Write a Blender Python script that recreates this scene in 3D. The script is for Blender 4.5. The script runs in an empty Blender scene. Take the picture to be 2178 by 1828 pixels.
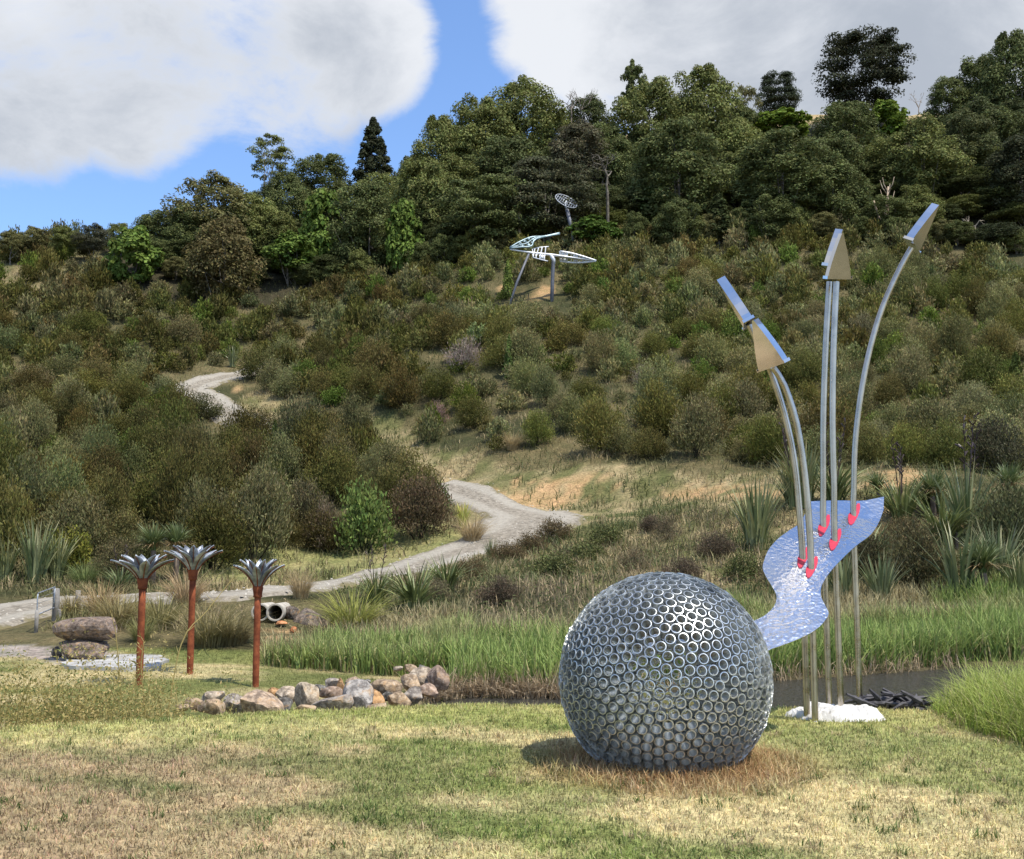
import bpy, bmesh, math, random
import numpy as np
from mathutils import Vector, Matrix

random.seed(5)
rng = np.random.default_rng(5)
R = math.radians
sc = bpy.context.scene
COL = sc.collection

# ------------------------------------------------------------------ camera
FW, FH, FPX = 2178.0, 1828.0, 2300.0          # photo frame and focal length in its pixels
PITCH = R(5.93)
EYE = np.array([0.0, 0.0, 1.6])
cam_d = bpy.data.cameras.new('camera')
cam_d.sensor_width = 36.0
cam_d.lens = 36.0 * FPX / FW
cam_d.clip_start = 0.05
cam_d.clip_end = 3000.0
cam = bpy.data.objects.new('camera', cam_d)
cam.location = EYE
cam.rotation_euler = (R(90) + PITCH, 0, 0)
COL.objects.link(cam)
sc.camera = cam

# ------------------------------------------------------------------ sun, exposure
SUN_EL, SUN_ROT = R(64), R(128)
sun_vec = Vector((math.sin(SUN_ROT) * math.cos(SUN_EL), math.cos(SUN_ROT) * math.cos(SUN_EL), math.sin(SUN_EL)))
sd = bpy.data.lights.new('sun', 'SUN')
sd.energy = 3.7
sd.angle = R(0.6)
sd.color = (1.0, 0.94, 0.83)
so = bpy.data.objects.new('sun', sd)
so.rotation_euler = sun_vec.to_track_quat('Z', 'Y').to_euler()
so.location = sun_vec * 100
COL.objects.link(so)
sc.view_settings.view_transform = 'Standard'
sc.view_settings.look = 'None'
sc.view_settings.exposure = 0.6
sc.view_settings.gamma = 1.0
sc.view_settings.use_curve_mapping = False
sc.render.engine = 'CYCLES'
sc.cycles.use_denoising = True
sc.cycles.max_bounces = 6
sc.cycles.diffuse_bounces = 2
sc.cycles.glossy_bounces = 4
sc.cycles.transmission_bounces = 3
sc.cycles.transparent_max_bounces = 4
sc.cycles.sample_clamp_indirect = 6.0


def cam_ray(px, py):
    u = (px - FW / 2) / FPX
    v = (FH / 2 - py) / FPX
    cp, sp = math.cos(PITCH), math.sin(PITCH)
    return np.array([u, cp - v * sp, sp + v * cp])


# ------------------------------------------------------------------ node helpers
class NT:
    def __init__(self, tree):
        self.t = tree

    def n(self, typ, ins=None, **props):
        nd = self.t.nodes.new(typ)
        for k, v in props.items():
            setattr(nd, k, v)
        for k, v in (ins or {}).items():
            s = nd.inputs[k]
            if isinstance(v, bpy.types.NodeSocket):
                self.t.links.new(v, s)
            else:
                s.default_value = v
        return nd

    def math(self, op, a, b=0.0, c=0.0, clamp=False):
        return self.n('ShaderNodeMath', {0: a, 1: b, 2: c}, operation=op, use_clamp=clamp).outputs[0]

    def ramp01(self, v, lo, hi, smooth=True):
        return self.n('ShaderNodeMapRange', {'Value': v, 'From Min': lo, 'From Max': hi, 'To Min': 0.0, 'To Max': 1.0},
                      interpolation_type='SMOOTHSTEP' if smooth else 'LINEAR').outputs['Result']

    def mix(self, f, a, b, blend='MIX'):
        nd = self.n('ShaderNodeMix', data_type='RGBA', blend_type=blend)
        for i, v in ((0, f), (6, a), (7, b)):
            if isinstance(v, bpy.types.NodeSocket):
                self.t.links.new(v, nd.inputs[i])
            else:
                nd.inputs[i].default_value = v if i == 0 else (*v[:3], 1.0)
        return nd.outputs[2]

    def noise(self, vec, scale, detail=4.0, rough=0.55, dist=0.0):
        ins = {'Scale': scale, 'Detail': detail, 'Roughness': rough, 'Distortion': dist}
        if vec is not None:
            ins['Vector'] = vec
        return self.n('ShaderNodeTexNoise', ins).outputs['Fac']


# ------------------------------------------------------------------ world: sky with broken cloud
world = bpy.data.worlds.new('World')
sc.world = world
world.use_nodes = True
wt = world.node_tree
wt.nodes.clear()
w = NT(wt)
SKY_STRENGTH = 0.15
sky = w.n('ShaderNodeTexSky', sky_type='NISHITA')
sky.sun_disc = False
sky.sun_elevation = SUN_EL
sky.sun_rotation = SUN_ROT
sky.altitude = 50
sky.air_density = 1.0
sky.dust_density = 1.0
sky.ozone_density = 1.6
tc = w.n('ShaderNodeTexCoord').outputs['Generated']
dirn = w.n('ShaderNodeVectorMath', {0: tc}, operation='NORMALIZE').outputs['Vector']
sep = w.n('ShaderNodeSeparateXYZ', {0: dirn})
zc = w.math('MAXIMUM', sep.outputs['Z'], 0.0)
den = w.math('ADD', zc, 0.55)
pl = w.n('ShaderNodeCombineXYZ', {'X': w.math('DIVIDE', sep.outputs['X'], den),
                                  'Y': w.math('DIVIDE', sep.outputs['Y'], den), 'Z': 3.7}).outputs[0]
cn = w.noise(pl, 2.6, 10.0, 0.58, 0.3)
cn2 = w.noise(w.n('ShaderNodeMapping', {'Vector': dirn, 'Scale': (1.0, 1.0, 1.9)}).outputs[0], 6.5, 10.0, 0.64, 0.3)


def blob(px, py, r_in, r_out, amp=1.0):
    d = cam_ray(px, py)
    d = d / np.linalg.norm(d)
    dot = w.n('ShaderNodeVectorMath', {0: dirn, 1: tuple(d)}, operation='DOT_PRODUCT').outputs['Value']
    v = w.ramp01(dot, math.cos(r_out / FPX), math.cos(r_in / FPX))
    return w.math('MULTIPLY', v, amp) if amp != 1.0 else v


cov = None
for bpars in ((40, 60, 180, 360), (300, 120, 150, 310), (560, 130, 100, 300), (740, 90, 70, 230), (150, 170, 30, 150), (480, 200, 40, 170), (680, 190, 30, 160),
              (1250, 50, 80, 270), (1500, 60, 120, 300), (1850, 60, 160, 360), (2140, 120, 120, 340),
              (100, -220, 260, 480), (500, -150, 200, 420), (1700, -200, 220, 480), (2150, -120, 220, 480), (-300, -40, 200, 460), (2520, 60, 200, 460), (1350, -130, 100, 320)):
    b = blob(*bpars)
    cov = b if cov is None else w.math('MAXIMUM', cov, b)
fwd = cam_ray(FW / 2, 500)
fwd = fwd / np.linalg.norm(fwd)
inframe = w.ramp01(w.n('ShaderNodeVectorMath', {0: dirn, 1: tuple(fwd)}, operation='DOT_PRODUCT').outputs['Value'],
                   math.cos(R(36)), math.cos(R(24)))
gen = w.math('MULTIPLY', w.math('SUBTRACT', 1.0, inframe), 0.32)
cov = w.math('MAXIMUM', cov, gen)
field = w.math('ADD', w.math('MULTIPLY', cov, 0.82), w.math('MULTIPLY', w.math('SUBTRACT', w.math('ADD', w.math('MULTIPLY', cn, 0.6), w.math('MULTIPLY', cn2, 0.4)), 0.5), 2.7))
mask = w.ramp01(field, 0.20, 0.62)
# the thick, grey undersides of the cloud banks
core = None
for bpars in ((330, 190, 40, 400), (620, 170, 30, 290), (60, 230, 30, 260), (1500, 110, 30, 330), (1950, 70, 40, 420), (2600, 0, 100, 500), (-400, 0, 100, 500), (300, -300, 100, 420), (1900, -300, 100, 460)):
    b = blob(*bpars)
    core = b if core is None else w.math('MAXIMUM', core, b)
thick = w.ramp01(w.math('ADD', w.math('MULTIPLY', core, 0.62), w.math('MULTIPLY', w.math('SUBTRACT', w.math('ADD', w.math('MULTIPLY', cn, 0.5), w.math('MULTIPLY', cn2, 0.5)), 0.5), 2.9)), 0.0, 0.95)
k = 1.0 / SKY_STRENGTH / 2 ** sc.view_settings.exposure
ccol = w.mix(thick, (0.88 * k, 0.90 * k, 0.93 * k), (0.48 * k, 0.52 * k, 0.58 * k))
skyc = w.mix(1.0, sky.outputs[0], (0.80, 0.93, 1.10), 'MULTIPLY')
final = w.mix(w.math('MULTIPLY', mask, 0.95), skyc, ccol)
bg = w.n('ShaderNodeBackground', {'Color': final, 'Strength': SKY_STRENGTH})
wo = w.n('ShaderNodeOutputWorld', {'Surface': bg.outputs[0]})


# ------------------------------------------------------------------ materials
def new_mat(name):
    m = bpy.data.materials.new(name)
    m.use_nodes = True
    m.node_tree.nodes.clear()
    return m, NT(m.node_tree)


def leaf_mat(name, rough=0.6, trans=0.25, spec=0.06, use_obj=True):
    m, t = new_mat(name)
    col = t.n('ShaderNodeAttribute', attribute_name='col').outputs['Color']
    if use_obj:
        col = t.mix(1.0, col, t.n('ShaderNodeObjectInfo').outputs['Color'], 'MULTIPLY')
    p = t.n('ShaderNodeBsdfPrincipled', {'Base Color': col, 'Roughness': rough, 'Specular IOR Level': spec})
    tr = t.n('ShaderNodeBsdfTranslucent', {'Color': col})
    ms = t.n('ShaderNodeMixShader', {0: trans, 1: p.outputs[0], 2: tr.outputs[0]})
    t.n('ShaderNodeOutputMaterial', {'Surface': ms.outputs[0]})
    return m


def plain_mat(name, c1, c2, scale=6.0, rough=0.8, metal=0.0, bump=0.0, bscale=30.0, obj=False, spec=0.4, rough2=None, lo=0.35, hi=0.65):
    m, t = new_mat(name)
    co = t.n('ShaderNodeTexCoord').outputs['Object']
    f = t.ramp01(t.noise(co, scale, 6.0, 0.62), lo, hi)
    col = t.mix(f, c1, c2)
    if obj:
        col = t.mix(1.0, col, t.n('ShaderNodeObjectInfo').outputs['Color'], 'MULTIPLY')
    ins = {'Base Color': col, 'Roughness': rough, 'Metallic': metal, 'Specular IOR Level': spec}
    if rough2 is not None:
        ins['Roughness'] = t.math('ADD', rough, t.math('MULTIPLY', f, rough2 - rough))
    if bump:
        b = t.n('ShaderNodeBump', {'Height': t.noise(co, bscale, 5.0, 0.6), 'Strength': bump, 'Distance': 0.02})
        ins['Normal'] = b.outputs[0]
    p = t.n('ShaderNodeBsdfPrincipled', ins)
    t.n('ShaderNodeOutputMaterial', {'Surface': p.outputs[0]})
    return m


M_LEAF = leaf_mat('leaf')
M_BLADE = leaf_mat('grass_blade', 0.5, 0.3, 0.12)
M_FLAX = leaf_mat('flax_blade', 0.38, 0.15, 0.35)
M_BARK = plain_mat('bark', (0.10, 0.085, 0.07), (0.22, 0.20, 0.17), 3.0, 0.9, obj=True, bump=0.4, bscale=8)
M_GALV = plain_mat('galvanised_steel', (0.47, 0.49, 0.49), (0.76, 0.78, 0.77), 9.0, 0.26, metal=0.84, rough2=0.44)
M_ZINC = plain_mat('zinc_sheet', (0.18, 0.195, 0.22), (0.46, 0.49, 0.53), 6.0, 0.46, metal=0.65, rough2=0.6, bump=0.25, bscale=12)
M_MIRROR = plain_mat('polished_steel', (0.66, 0.65, 0.63), (0.74, 0.73, 0.72), 4.0, 0.05, metal=1.0, rough2=0.09)
M_SATIN = plain_mat('satin_steel', (0.42, 0.37, 0.31), (0.58, 0.52, 0.44), 5.0, 0.24, metal=1.0, rough2=0.34)
M_RUST = plain_mat('rusted_steel', (0.14, 0.036, 0.016), (0.26, 0.075, 0.030), 9.0, 0.85, bump=0.15, bscale=40, spec=0.2)
M_RED = plain_mat('red_enamel', (0.42, 0.012, 0.04), (0.50, 0.018, 0.05), 5.0, 0.5)
M_WHITE = plain_mat('whitewashed_stone', (0.40, 0.385, 0.35), (0.66, 0.64, 0.60), 7.0, 0.9, bump=0.5, bscale=14)
M_CONC = plain_mat('pale_concrete', (0.26, 0.25, 0.235), (0.46, 0.45, 0.42), 2.5, 0.9, bump=0.08, bscale=9)
M_PIPE = plain_mat('concrete_pipe', (0.30, 0.27, 0.22), (0.46, 0.42, 0.35), 4.0, 0.9)
M_TIMBER = plain_mat('weathered_timber', (0.17, 0.155, 0.135), (0.30, 0.28, 0.25), 5.0, 0.9)
M_WHITESTEEL = plain_mat('white_painted_steel', (0.62, 0.63, 0.64), (0.80, 0.81, 0.82), 2.0, 0.35, metal=0.2)
M_GREYPOST = plain_mat('grey_painted_post', (0.10, 0.105, 0.125), (0.15, 0.155, 0.175), 2.0, 0.5)
M_TEAL = plain_mat('dark_teal_steel', (0.10, 0.16, 0.18), (0.30, 0.38, 0.40), 2.0, 0.4, metal=0.4)
M_DRIFT = plain_mat('charred_driftwood', (0.025, 0.023, 0.028), (0.09, 0.085, 0.09), 14.0, 0.75)

# hammered steel for the wave
m, t = new_mat('hammered_steel')
co = t.n('ShaderNodeTexCoord').outputs['Object']
vor = t.n('ShaderNodeTexVoronoi', {'Vector': co, 'Scale': 26.0}, feature='SMOOTH_F1').outputs['Distance']
b1 = t.n('ShaderNodeBump', {'Height': t.noise(co, 1.6, 2.0, 0.5), 'Strength': 0.35, 'Distance': 0.10})
b2 = t.n('ShaderNodeBump', {'Height': vor, 'Strength': 0.28, 'Distance': 0.02, 'Normal': b1.outputs[0]})
b3 = t.n('ShaderNodeBump', {'Height': t.noise(co, 22.0, 3.0, 0.6), 'Strength': 0.25, 'Distance': 0.02, 'Normal': b2.outputs[0]})
p = t.n('ShaderNodeBsdfPrincipled', {'Base Color': (0.62, 0.65, 0.70, 1), 'Metallic': 1.0, 'Roughness': 0.16, 'Normal': b3.outputs[0]})
t.n('ShaderNodeOutputMaterial', {'Surface': p.outputs[0]})
M_WAVE = m

# rocks: tinted by object colour, mottled with lichen
m, t = new_mat('field_rock')
co = t.n('ShaderNodeTexCoord').outputs['Object']
base = t.mix(1.0, t.mix(t.ramp01(t.noise(co, 11.0, 8.0, 0.70), 0.38, 0.62), (0.45, 0.43, 0.42), (1.30, 1.26, 1.20)),
             t.n('ShaderNodeObjectInfo').outputs['Color'], 'MULTIPLY')
lich = t.ramp01(t.noise(co, 9.0, 6.0, 0.65, 0.6), 0.54, 0.64)
base = t.mix(t.math('MULTIPLY', lich, 0.55), base, (0.40, 0.24, 0.11))
pale = t.ramp01(t.noise(co, 24.0, 5.0, 0.65), 0.56, 0.66)
base = t.mix(t.math('MULTIPLY', pale, 0.3), base, (0.55, 0.52, 0.46))
bp = t.n('ShaderNodeBump', {'Height': t.noise(co, 14.0, 7.0, 0.65), 'Strength': 0.6, 'Distance': 0.04})
p = t.n('ShaderNodeBsdfPrincipled', {'Base Color': base, 'Roughness': 0.9, 'Normal': bp.outputs[0], 'Specular IOR Level': 0.25})
t.n('ShaderNodeOutputMaterial', {'Surface': p.outputs[0]})
M_ROCK = m

# ground: vertex cover colour broken up by fine grain
m, t = new_mat('ground_cover')
co = t.n('ShaderNodeNewGeometry').outputs['Position']
col = t.n('ShaderNodeAttribute', attribute_name='col').outputs['Color']
g1 = t.ramp01(t.noise(co, 9.0, 6.0, 0.7), 0.3, 0.7)
g2 = t.ramp01(t.noise(co, 1.3, 5.0, 0.65), 0.3, 0.7)
col = t.mix(1.0, col, t.mix(g1, (0.55, 0.55, 0.55), (1.4, 1.4, 1.38)), 'MULTIPLY')
col = t.mix(1.0, col, t.mix(g2, (0.75, 0.82, 0.75), (1.2, 1.15, 1.15)), 'MULTIPLY')
bp = t.n('ShaderNodeBump', {'Height': t.noise(co, 16.0, 6.0, 0.7), 'Strength': 0.7, 'Distance': 0.05})
p = t.n('ShaderNodeBsdfPrincipled', {'Base Color': col, 'Roughness': 0.95, 'Normal': bp.outputs[0], 'Specular IOR Level': 0.1})
t.n('ShaderNodeOutputMaterial', {'Surface': p.outputs[0]})
M_GROUND = m

# gravel road: wheel tracks run along the ribbon (uv.x across)
m, t = new_mat('gravel')
co = t.n('ShaderNodeNewGeometry').outputs['Position']
uv = t.n('ShaderNodeSeparateXYZ', {0: t.n('ShaderNodeUVMap').outputs[0]}).outputs[0]
tr = t.math('ABSOLUTE', t.math('SUBTRACT', t.math('ABSOLUTE', t.math('SUBTRACT', uv, 0.5)), 0.24))
trk = t.ramp01(tr, 0.16, 0.04)
gr = t.ramp01(t.noise(co, 5.0, 7.0, 0.72), 0.32, 0.68)
col = t.mix(gr, (0.15, 0.13, 0.10), (0.34, 0.30, 0.24))
col = t.mix(t.math('MULTIPLY', trk, 0.5), col, (0.40, 0.37, 0.31))
weed = t.ramp01(t.math('ADD', t.noise(co, 1.6, 5.0, 0.7), t.math('MULTIPLY', t.math('SUBTRACT', t.math('ABSOLUTE', t.math('SUBTRACT', uv, 0.5)), 0.3), 1.2)), 0.56, 0.72)
col = t.mix(weed, col, (0.17, 0.145, 0.075))
bp = t.n('ShaderNodeBump', {'Height': t.noise(co, 18.0, 6.0, 0.7), 'Strength': 0.6, 'Distance': 0.05})
p = t.n('ShaderNodeBsdfPrincipled', {'Base Color': col, 'Roughness': 0.95, 'Normal': bp.outputs[0], 'Specular IOR Level': 0.1})
t.n('ShaderNodeOutputMaterial', {'Surface': p.outputs[0]})
M_GRAVEL = m

# pond water
m, t = new_mat('pond_water')
co = t.n('ShaderNodeNewGeometry').outputs['Position']
mp = t.n('ShaderNodeMapping', {'Vector': co, 'Rotation': (0, 0, R(20)), 'Scale': (3.2, 1.2, 1.0)}).outputs[0]
bp = t.n('ShaderNodeBump', {'Height': t.noise(mp, 5.0, 4.0, 0.6, 0.4), 'Strength': 1.0, 'Distance': 0.12})
p = t.n('ShaderNodeBsdfPrincipled', {'Base Color': (0.055, 0.053, 0.045, 1), 'Roughness': 0.14, 'IOR': 1.33, 'Normal': bp.outputs[0]})
t.n('ShaderNodeOutputMaterial', {'Surface': p.outputs[0]})
M_WATER = m


# ------------------------------------------------------------------ geometry helpers
def at(px, py, Y):
    d = cam_ray(px, py)
    return EYE + d * (Y / d[1])


def proj(X, Y, Z):
    cp, sp = math.cos(PITCH), math.sin(PITCH)
    dz = Z - EYE[2]
    f = Y * cp + dz * sp
    f = np.where(f < 0.1, 0.1, f)
    up = -Y * sp + dz * cp
    return FW / 2 + FPX * X / f, FH / 2 - FPX * up / f


def in_poly(px, py, poly):
    px = np.asarray(px, float)
    py = np.asarray(py, float)
    r = np.zeros(px.shape, bool)
    n = len(poly)
    for i in range(n):
        x0, y0 = poly[i]
        x1, y1 = poly[(i + 1) % n]
        if y0 == y1:
            continue
        c = ((y0 > py) != (y1 > py)) & (px < (x1 - x0) * (py - y0) / (y1 - y0) + x0)
        r ^= c
    return r


_lat = np.random.default_rng(11).random((64, 64))


def vn(x, y, scale, off=0.0):
    x = np.asarray(x, float) * scale + off * 7.31 + 100
    y = np.asarray(y, float) * scale + off * 3.77 + 100
    xi = np.floor(x).astype(int)
    yi = np.floor(y).astype(int)
    fx = x - xi
    fy = y - yi
    fx = fx * fx * (3 - 2 * fx)
    fy = fy * fy * (3 - 2 * fy)
    a = _lat[xi % 64, yi % 64]
    b = _lat[(xi + 1) % 64, yi % 64]
    c = _lat[xi % 64, (yi + 1) % 64]
    d = _lat[(xi + 1) % 64, (yi + 1) % 64]
    return (a * (1 - fx) + b * fx) * (1 - fy) + (c * (1 - fx) + d * fx) * fy


def fbm(x, y, scale, off=0.0, octv=4):
    s = 0
    a = 0.5
    for o in range(octv):
        s = s + a * vn(x, y, scale * 2 ** o, off + o * 1.7)
        a *= 0.5
    return s / (1 - 0.5 ** octv)


def smooth(a, b, x):
    tt = np.clip((np.asarray(x, float) - a) / (b - a), 0, 1)
    return tt * tt * (3 - 2 * tt)


def lerp3(a, b, f):
    f = np.asarray(f)[..., None]
    return np.asarray(a) * (1 - f) + np.asarray(b) * f


def mk_mesh(name, V, F, mats=(), col=None, smooth_sh=False, uv=None, fmat=None):
    """V (n,3), F (m,4) quads or list of such arrays (quads / tris)."""
    me = bpy.data.meshes.new(name)
    V = np.asarray(V, np.float32)
    Fs = F if isinstance(F, list) else [F]
    Fs = [np.asarray(f, np.int32) for f in Fs if len(f)]
    loops = np.concatenate([f.ravel() for f in Fs])
    tot = np.concatenate([np.full(len(f), f.shape[1], np.int32) for f in Fs])
    st = np.concatenate([[0], np.cumsum(tot)[:-1]]).astype(np.int32)
    me.vertices.add(len(V))
    me.vertices.foreach_set('co', V.ravel())
    me.loops.add(len(loops))
    me.loops.foreach_set('vertex_index', loops)
    me.polygons.add(len(tot))
    me.polygons.foreach_set('loop_start', st)
    me.polygons.foreach_set('loop_total', tot)
    me.polygons.foreach_set('use_smooth', np.full(len(tot), bool(smooth_sh)))
    if fmat is not None:
        me.polygons.foreach_set('material_index', np.asarray(fmat, np.int32))
    me.update(calc_edges=True)
    if col is not None:
        a = me.attributes.new('col', 'FLOAT_COLOR', 'POINT')
        c4 = np.ones((len(V), 4), np.float32)
        c4[:, :3] = col
        a.data.foreach_set('color', c4.ravel())
    if uv is not None:
        l = me.uv_layers.new(name='UVMap')
        l.data.foreach_set('uv', np.asarray(uv, np.float32)[loops].ravel())
    for mm in mats:
        me.materials.append(mm)
    return me


def link(name, me, parent=None, loc=None, rot=None, scale=None):
    o = bpy.data.objects.new(name, me)
    COL.objects.link(o)
    if parent is not None:
        o.parent = parent
    if loc is not None:
        o.location = loc
    if rot is not None:
        o.rotation_euler = rot
    if scale is not None:
        o.scale = scale
    return o


def tag(o, label=None, cat=None, group=None, kind=None):
    if label:
        o['label'] = label
    if cat:
        o['category'] = cat
    if group:
        o['group'] = group
    if kind:
        o['kind'] = kind
    return o


def empty(name, loc, label, cat, group=None, rotz=0.0):
    o = bpy.data.objects.new(name, None)
    o.empty_display_size = 0.2
    COL.objects.link(o)
    o.location = loc
    o.rotation_euler = (0, 0, rotz)
    return tag(o, label, cat, group)


class MB:
    """collects shapes made of quads into one mesh"""

    def __init__(self):
        self.V, self.F, self.C, self.n = [], [], [], 0

    def add(self, V, F, c=(1, 1, 1)):
        V = np.asarray(V, float)
        self.V.append(V)
        self.F.append(np.asarray(F, int) + self.n)
        cc = np.asarray(c, float)
        self.C.append(np.broadcast_to(cc, (len(V), 3)) if cc.ndim == 1 else cc)
        self.n += len(V)

    def tube(self, pts, rad, sides=8, c=(1, 1, 1), cap=True):
        pts = np.asarray(pts, float)
        n = len(pts)
        rad = np.broadcast_to(np.asarray(rad, float), (n,))
        tn = np.gradient(pts, axis=0)
        tn /= np.linalg.norm(tn, axis=1)[:, None] + 1e-12
        ref = np.array([0, 0, 1.0]) if abs(tn[0, 2]) < 0.9 else np.array([1.0, 0, 0])
        V = []
        prev = None
        for i in range(n):
            a = ref - tn[i] * np.dot(ref, tn[i]) if prev is None else prev - tn[i] * np.dot(prev, tn[i])
            a /= np.linalg.norm(a) + 1e-12
            prev = a
            b = np.cross(tn[i], a)
            an = np.arange(sides) * 2 * math.pi / sides
            V.append(pts[i] + rad[i] * (np.cos(an)[:, None] * a + np.sin(an)[:, None] * b))
        V = np.concatenate(V)
        F = []
        for i in range(n - 1):
            for j in range(sides):
                k2 = (j + 1) % sides
                F.append((i * sides + j, i * sides + k2, (i + 1) * sides + k2, (i + 1) * sides + j))
        if cap:
            for base, flip in ((0, True), ((n - 1) * sides, False)):
                V = np.vstack([V, V[base:base + sides].mean(0)])
                ci = len(V) - 1
                for j in range(0, sides, 2):
                    q = [base + j, base + (j + 1) % sides, base + (j + 2) % sides, ci]
                    F.append(tuple(q[::-1]) if flip else tuple(q))
        self.add(V, F, c)

    def box(self, c, size, rot=None, col=(1, 1, 1)):
        s = np.array(size) / 2
        V = np.array([[x, y, z] for z in (-1, 1) for y in (-1, 1) for x in (-1, 1)], float) * s
        if rot is not None:
            V = V @ np.array(rot).T
        self.add(V + np.array(c), [(0, 2, 3, 1), (4, 5, 7, 6), (0, 1, 5, 4), (2, 6, 7, 3), (0, 4, 6, 2), (1, 3, 7, 5)], col)

    def lathe(self, prof, sides=16, c=(1, 1, 1), origin=(0, 0, 0)):
        an = np.arange(sides) * 2 * math.pi / sides
        V = np.concatenate([np.stack([r * np.cos(an), r * np.sin(an), np.full(sides, z)], 1) for r, z in prof])
        F = []
        for i in range(len(prof) - 1):
            for j in range(sides):
                k2 = (j + 1) % sides
                F.append((i * sides + j, i * sides + k2, (i + 1) * sides + k2, (i + 1) * sides + j))
        self.add(V + np.array(origin), F, c)

    def prism(self, poly, d0, d1, frame, c=(1, 1, 1)):
        """poly: 2D outline (ccw) in frame (o, ex, ey, ez); ez extrude. Fan-filled from the centroid strip."""
        o, ex, ey, ez = [np.asarray(q, float) for q in frame]
        P = np.array(poly, float)
        n = len(P)
        lo = o + P[:, :1] * ex + P[:, 1:2] * ey + d0 * ez
        hi = o + P[:, :1] * ex + P[:, 1:2] * ey + d1 * ez
        cl, ch = lo.mean(0), hi.mean(0)
        V = np.vstack([lo, hi, cl, ch])
        F = [(i, (i + 1) % n, n + (i + 1) % n, n + i) for i in range(n)]
        T = []
        for i in range(n):
            T.append((2 * n, (i + 1) % n, i, i))
            T.append((2 * n + 1, n + i, n + (i + 1) % n, n + (i + 1) % n))
        self.add(V, F, c)
        self.tris = getattr(self, 'tris', [])
        base = self.n - len(V)
        self.tris += [(a + base, b + base, cc + base) for a, b, cc, _ in T]

    def mesh(self, name, mats, smooth_sh=False, col=False):
        V = np.concatenate(self.V)
        F = [np.concatenate(self.F)]
        if getattr(self, 'tris', None):
            F.append(np.array(self.tris, int))
        return mk_mesh(name, V, F, mats, np.concatenate(self.C) if col else None, smooth_sh)


def blades(P, Hh, Wd, ang, lean, segs=3, face=None, taper=0.8):
    """vectorised grass/flax blades: strips of quads; returns V, F and the per-vertex blade index and t"""
    n = len(P)
    tt = np.linspace(0, 1, segs + 1)
    d = np.stack([np.cos(ang), np.sin(ang), np.zeros(n)], 1)
    if face is None:
        face = ang + math.pi / 2 + rng.normal(0, 0.5, n)
    s = np.stack([np.cos(face), np.sin(face), np.zeros(n)], 1)
    hz = lean[:, None] * tt ** 1.8
    vt = tt - 0.42 * (lean[:, None] ** 2) * tt ** 2.6
    wd = Wd[:, None] * np.maximum((1 - tt ** 2.2) ** taper, 0.06) * (0.65 + 0.35 * np.minimum(1, tt * 4))
    cen = P[:, None, :] + Hh[:, None, None] * (hz[..., None] * d[:, None, :])
    cen[..., 2] += Hh[:, None] * vt
    L = cen - s[:, None, :] * wd[..., None] / 2
    Rr = cen + s[:, None, :] * wd[..., None] / 2
    V = np.stack([L, Rr], 2).reshape(n, -1, 3)
    m2 = 2 * (segs + 1)
    f = np.array([[2 * i, 2 * i + 1, 2 * i + 3, 2 * i + 2] for i in range(segs)])
    F = (f[None] + (np.arange(n) * m2)[:, None, None]).reshape(-1, 4)
    return V.reshape(-1, 3), F, np.repeat(np.arange(n), m2), np.tile(np.repeat(tt, 2), n)


def leaf_cards(P, Nrm, length, width, spin=None, dirv=None):
    """diamond leaves lying across Nrm; if dirv is given the leaf points along it"""
    n = len(P)
    Nrm = Nrm / (np.linalg.norm(Nrm, axis=1)[:, None] + 1e-9)
    if dirv is None:
        dirv = rng.normal(size=(n, 3))
    a = dirv - Nrm * np.sum(dirv * Nrm, 1)[:, None]
    a /= np.linalg.norm(a, axis=1)[:, None] + 1e-9
    b = np.cross(Nrm, a)
    l = np.broadcast_to(length, (n,))[:, None]
    wd = np.broadcast_to(width, (n,))[:, None]
    V = np.stack([P - a * l * 0.5, P + b * wd * 0.5, P + a * l * 0.5, P - b * wd * 0.5], 1).reshape(-1, 3)
    F = np.arange(4 * n).reshape(n, 4)
    return V, F


# ------------------------------------------------------------------ terrain
CP = []   # control points (x, y, z)


def cp(px, py, Y):
    CP.append(tuple(at(px, py, Y)))


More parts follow.
